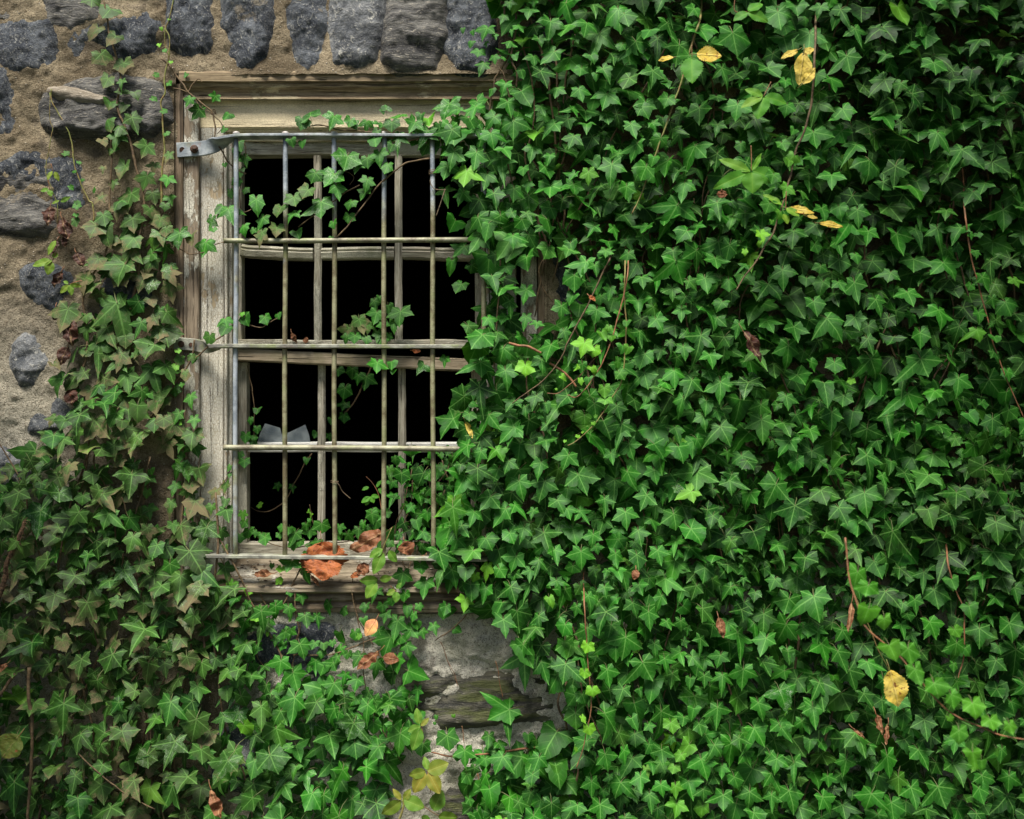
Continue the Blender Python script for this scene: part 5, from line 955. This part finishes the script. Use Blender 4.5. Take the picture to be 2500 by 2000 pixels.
deadleaf('ragged golden leaf hanging on a long stalk in the lower right ivy', 'yellow', 2172, 1636, 80, 54, 14, -.36, cat='yellow leaf', name='yellow_leaf', crump=.05, teeth=.4, seed=24, pitch=5)
tendril('long thin pale stalk that carries the ragged golden leaf', "10 10 0", *(.3478, (1875, 1400)), [560,0, 620,180, 700,350, 760,510, 820,620, 850,690], -.40, -.36, .0016, 'stemg', name='leaf_stalk')
deadleaf('orange and yellow serrated leaf on the runner in the upper right ivy', 'yellow', 1925, 508, 58, 18, 80, -.28, cat='yellow leaf', name='yellow_leaf', crump=.08, teeth=.4, seed=25)
deadleaf('flat yellow leaf sliver between ivy leaves right of the runner', 'yellow', 2000, 545, 56, 16, 82, -.17, cat='yellow leaf', name='yellow_leaf', crump=.05, seed=26)
deadleaf('little mustard leaf sliver left of the yellow sliver', 'yellow', 1970, 528, 26, 10, 82, -.17, cat='yellow leaf', name='yellow_leaf', crump=.05, seed=27)
deadleaf('olive and brown rotting leaf at the left edge of the lower ivy', 'olive', 48, 1795, 60, 60, -35, -.17, crump=.15, seed=28)
deadleaf('thin orange brown dried leaf hanging vertically left of the golden leaf stalk', 'brown', 2080, 1468, 74, 12, -12, -.19, crump=.1, seed=29)
deadleaf('twisted red brown dead leaf low in the ivy left of its twin', 'brown', 2138, 1742, 48, 14, 14, -.19, crump=.2, seed=30)
deadleaf('twisted red brown dead leaf low in the ivy right of its twin', 'brown', 2168, 1768, 46, 12, -12, -.19, crump=.2, seed=31)
deadleaf('thin rusty leaf scrap left of the two twisted ones', 'brown', 2082, 1778, 38, 8, 50, -.17, crump=.2, seed=32)
deadleaf('dark dried leaf hanging beside a straw in the ivy middle', 'darkdead', 1815, 810, 80, 26, 28, -.17, crump=.2, seed=33)
deadleaf('curled brown leaf standing among green leaves right of centre low', 'brown', 1754, 1508, 46, 18, 12, -.19, crump=.15, seed=34)
deadleaf('small tan dead leaf hanging in the ivy below the sill height', 'brown', 1552, 1390, 24, 18, -8, -.19, crump=.2, seed=35)
deadleaf('ochre curled leaf by the big star leaf right of the fifth bar', 'yellow', 1136, 1030, 44, 12, 25, -.11, crump=.15, seed=36)
deadleaf('orange brown shrivelled leaf on the upper runner edge', 'brown', 1762, 465, 20, 24, 0, -.2, crump=.3, seed=37)
deadleaf('red brown shrivelled leaf hanging at the bottom left of the ivy', 'brown', 515, 1925, 72, 22, 22, -.13, crump=.3, seed=38)
deadleaf('small red dead leaf at the left edge amid dusty ivy', 'brown', 18, 1620, 30, 16, -50, -.13, crump=.3, seed=39)
deadleaf('tiny rust brown leaf stuck on the runner right of the casing', 'orange', 1438, 722, 20, 10, 50, -.175, crump=.2, seed=40)
for i, (x, y, L, Wd, a, lab) in enumerate(((425, 20, 170, 110, 0, 'black withered leaf hanging over the edge of the big left stone'), (520, 110, 200, 120, 20, 'large black withered leaf beside the top of the dusty ivy'), (640, 400, 150, 90, 30, 'withered leaf between the sprig and the dusty column'), (480, 300, 130, 80, -20, 'dark dead leaf behind the pale creeper sprig'), (540, 270, 90, 60, 10, 'reddish dead leaf scrap above the rounded stone'), (520, 560, 150, 80, -20, 'black curled leaf on the rounded dark stone'), (470, 860, 130, 70, 0, 'dark red leaf behind the brown speckled ivy leaf'), (590, 960, 240, 130, 10, 'dark brown withered leaf below the speckled leaf'), (570, 1190, 170, 110, -15, 'black leaf at the left margin of the ivy column'), (600, 1540, 160, 120, 10, 'dark withered leaf under the lower column leaves'))):
    deadleaf(lab, 'darkdead', x * .29, 500 + y * .29, L * .29, Wd * .29, a, -.030, name='withered_leaf', cat='withered leaf', crump=.25, seed=50 + i)
print('leaves right', nR)
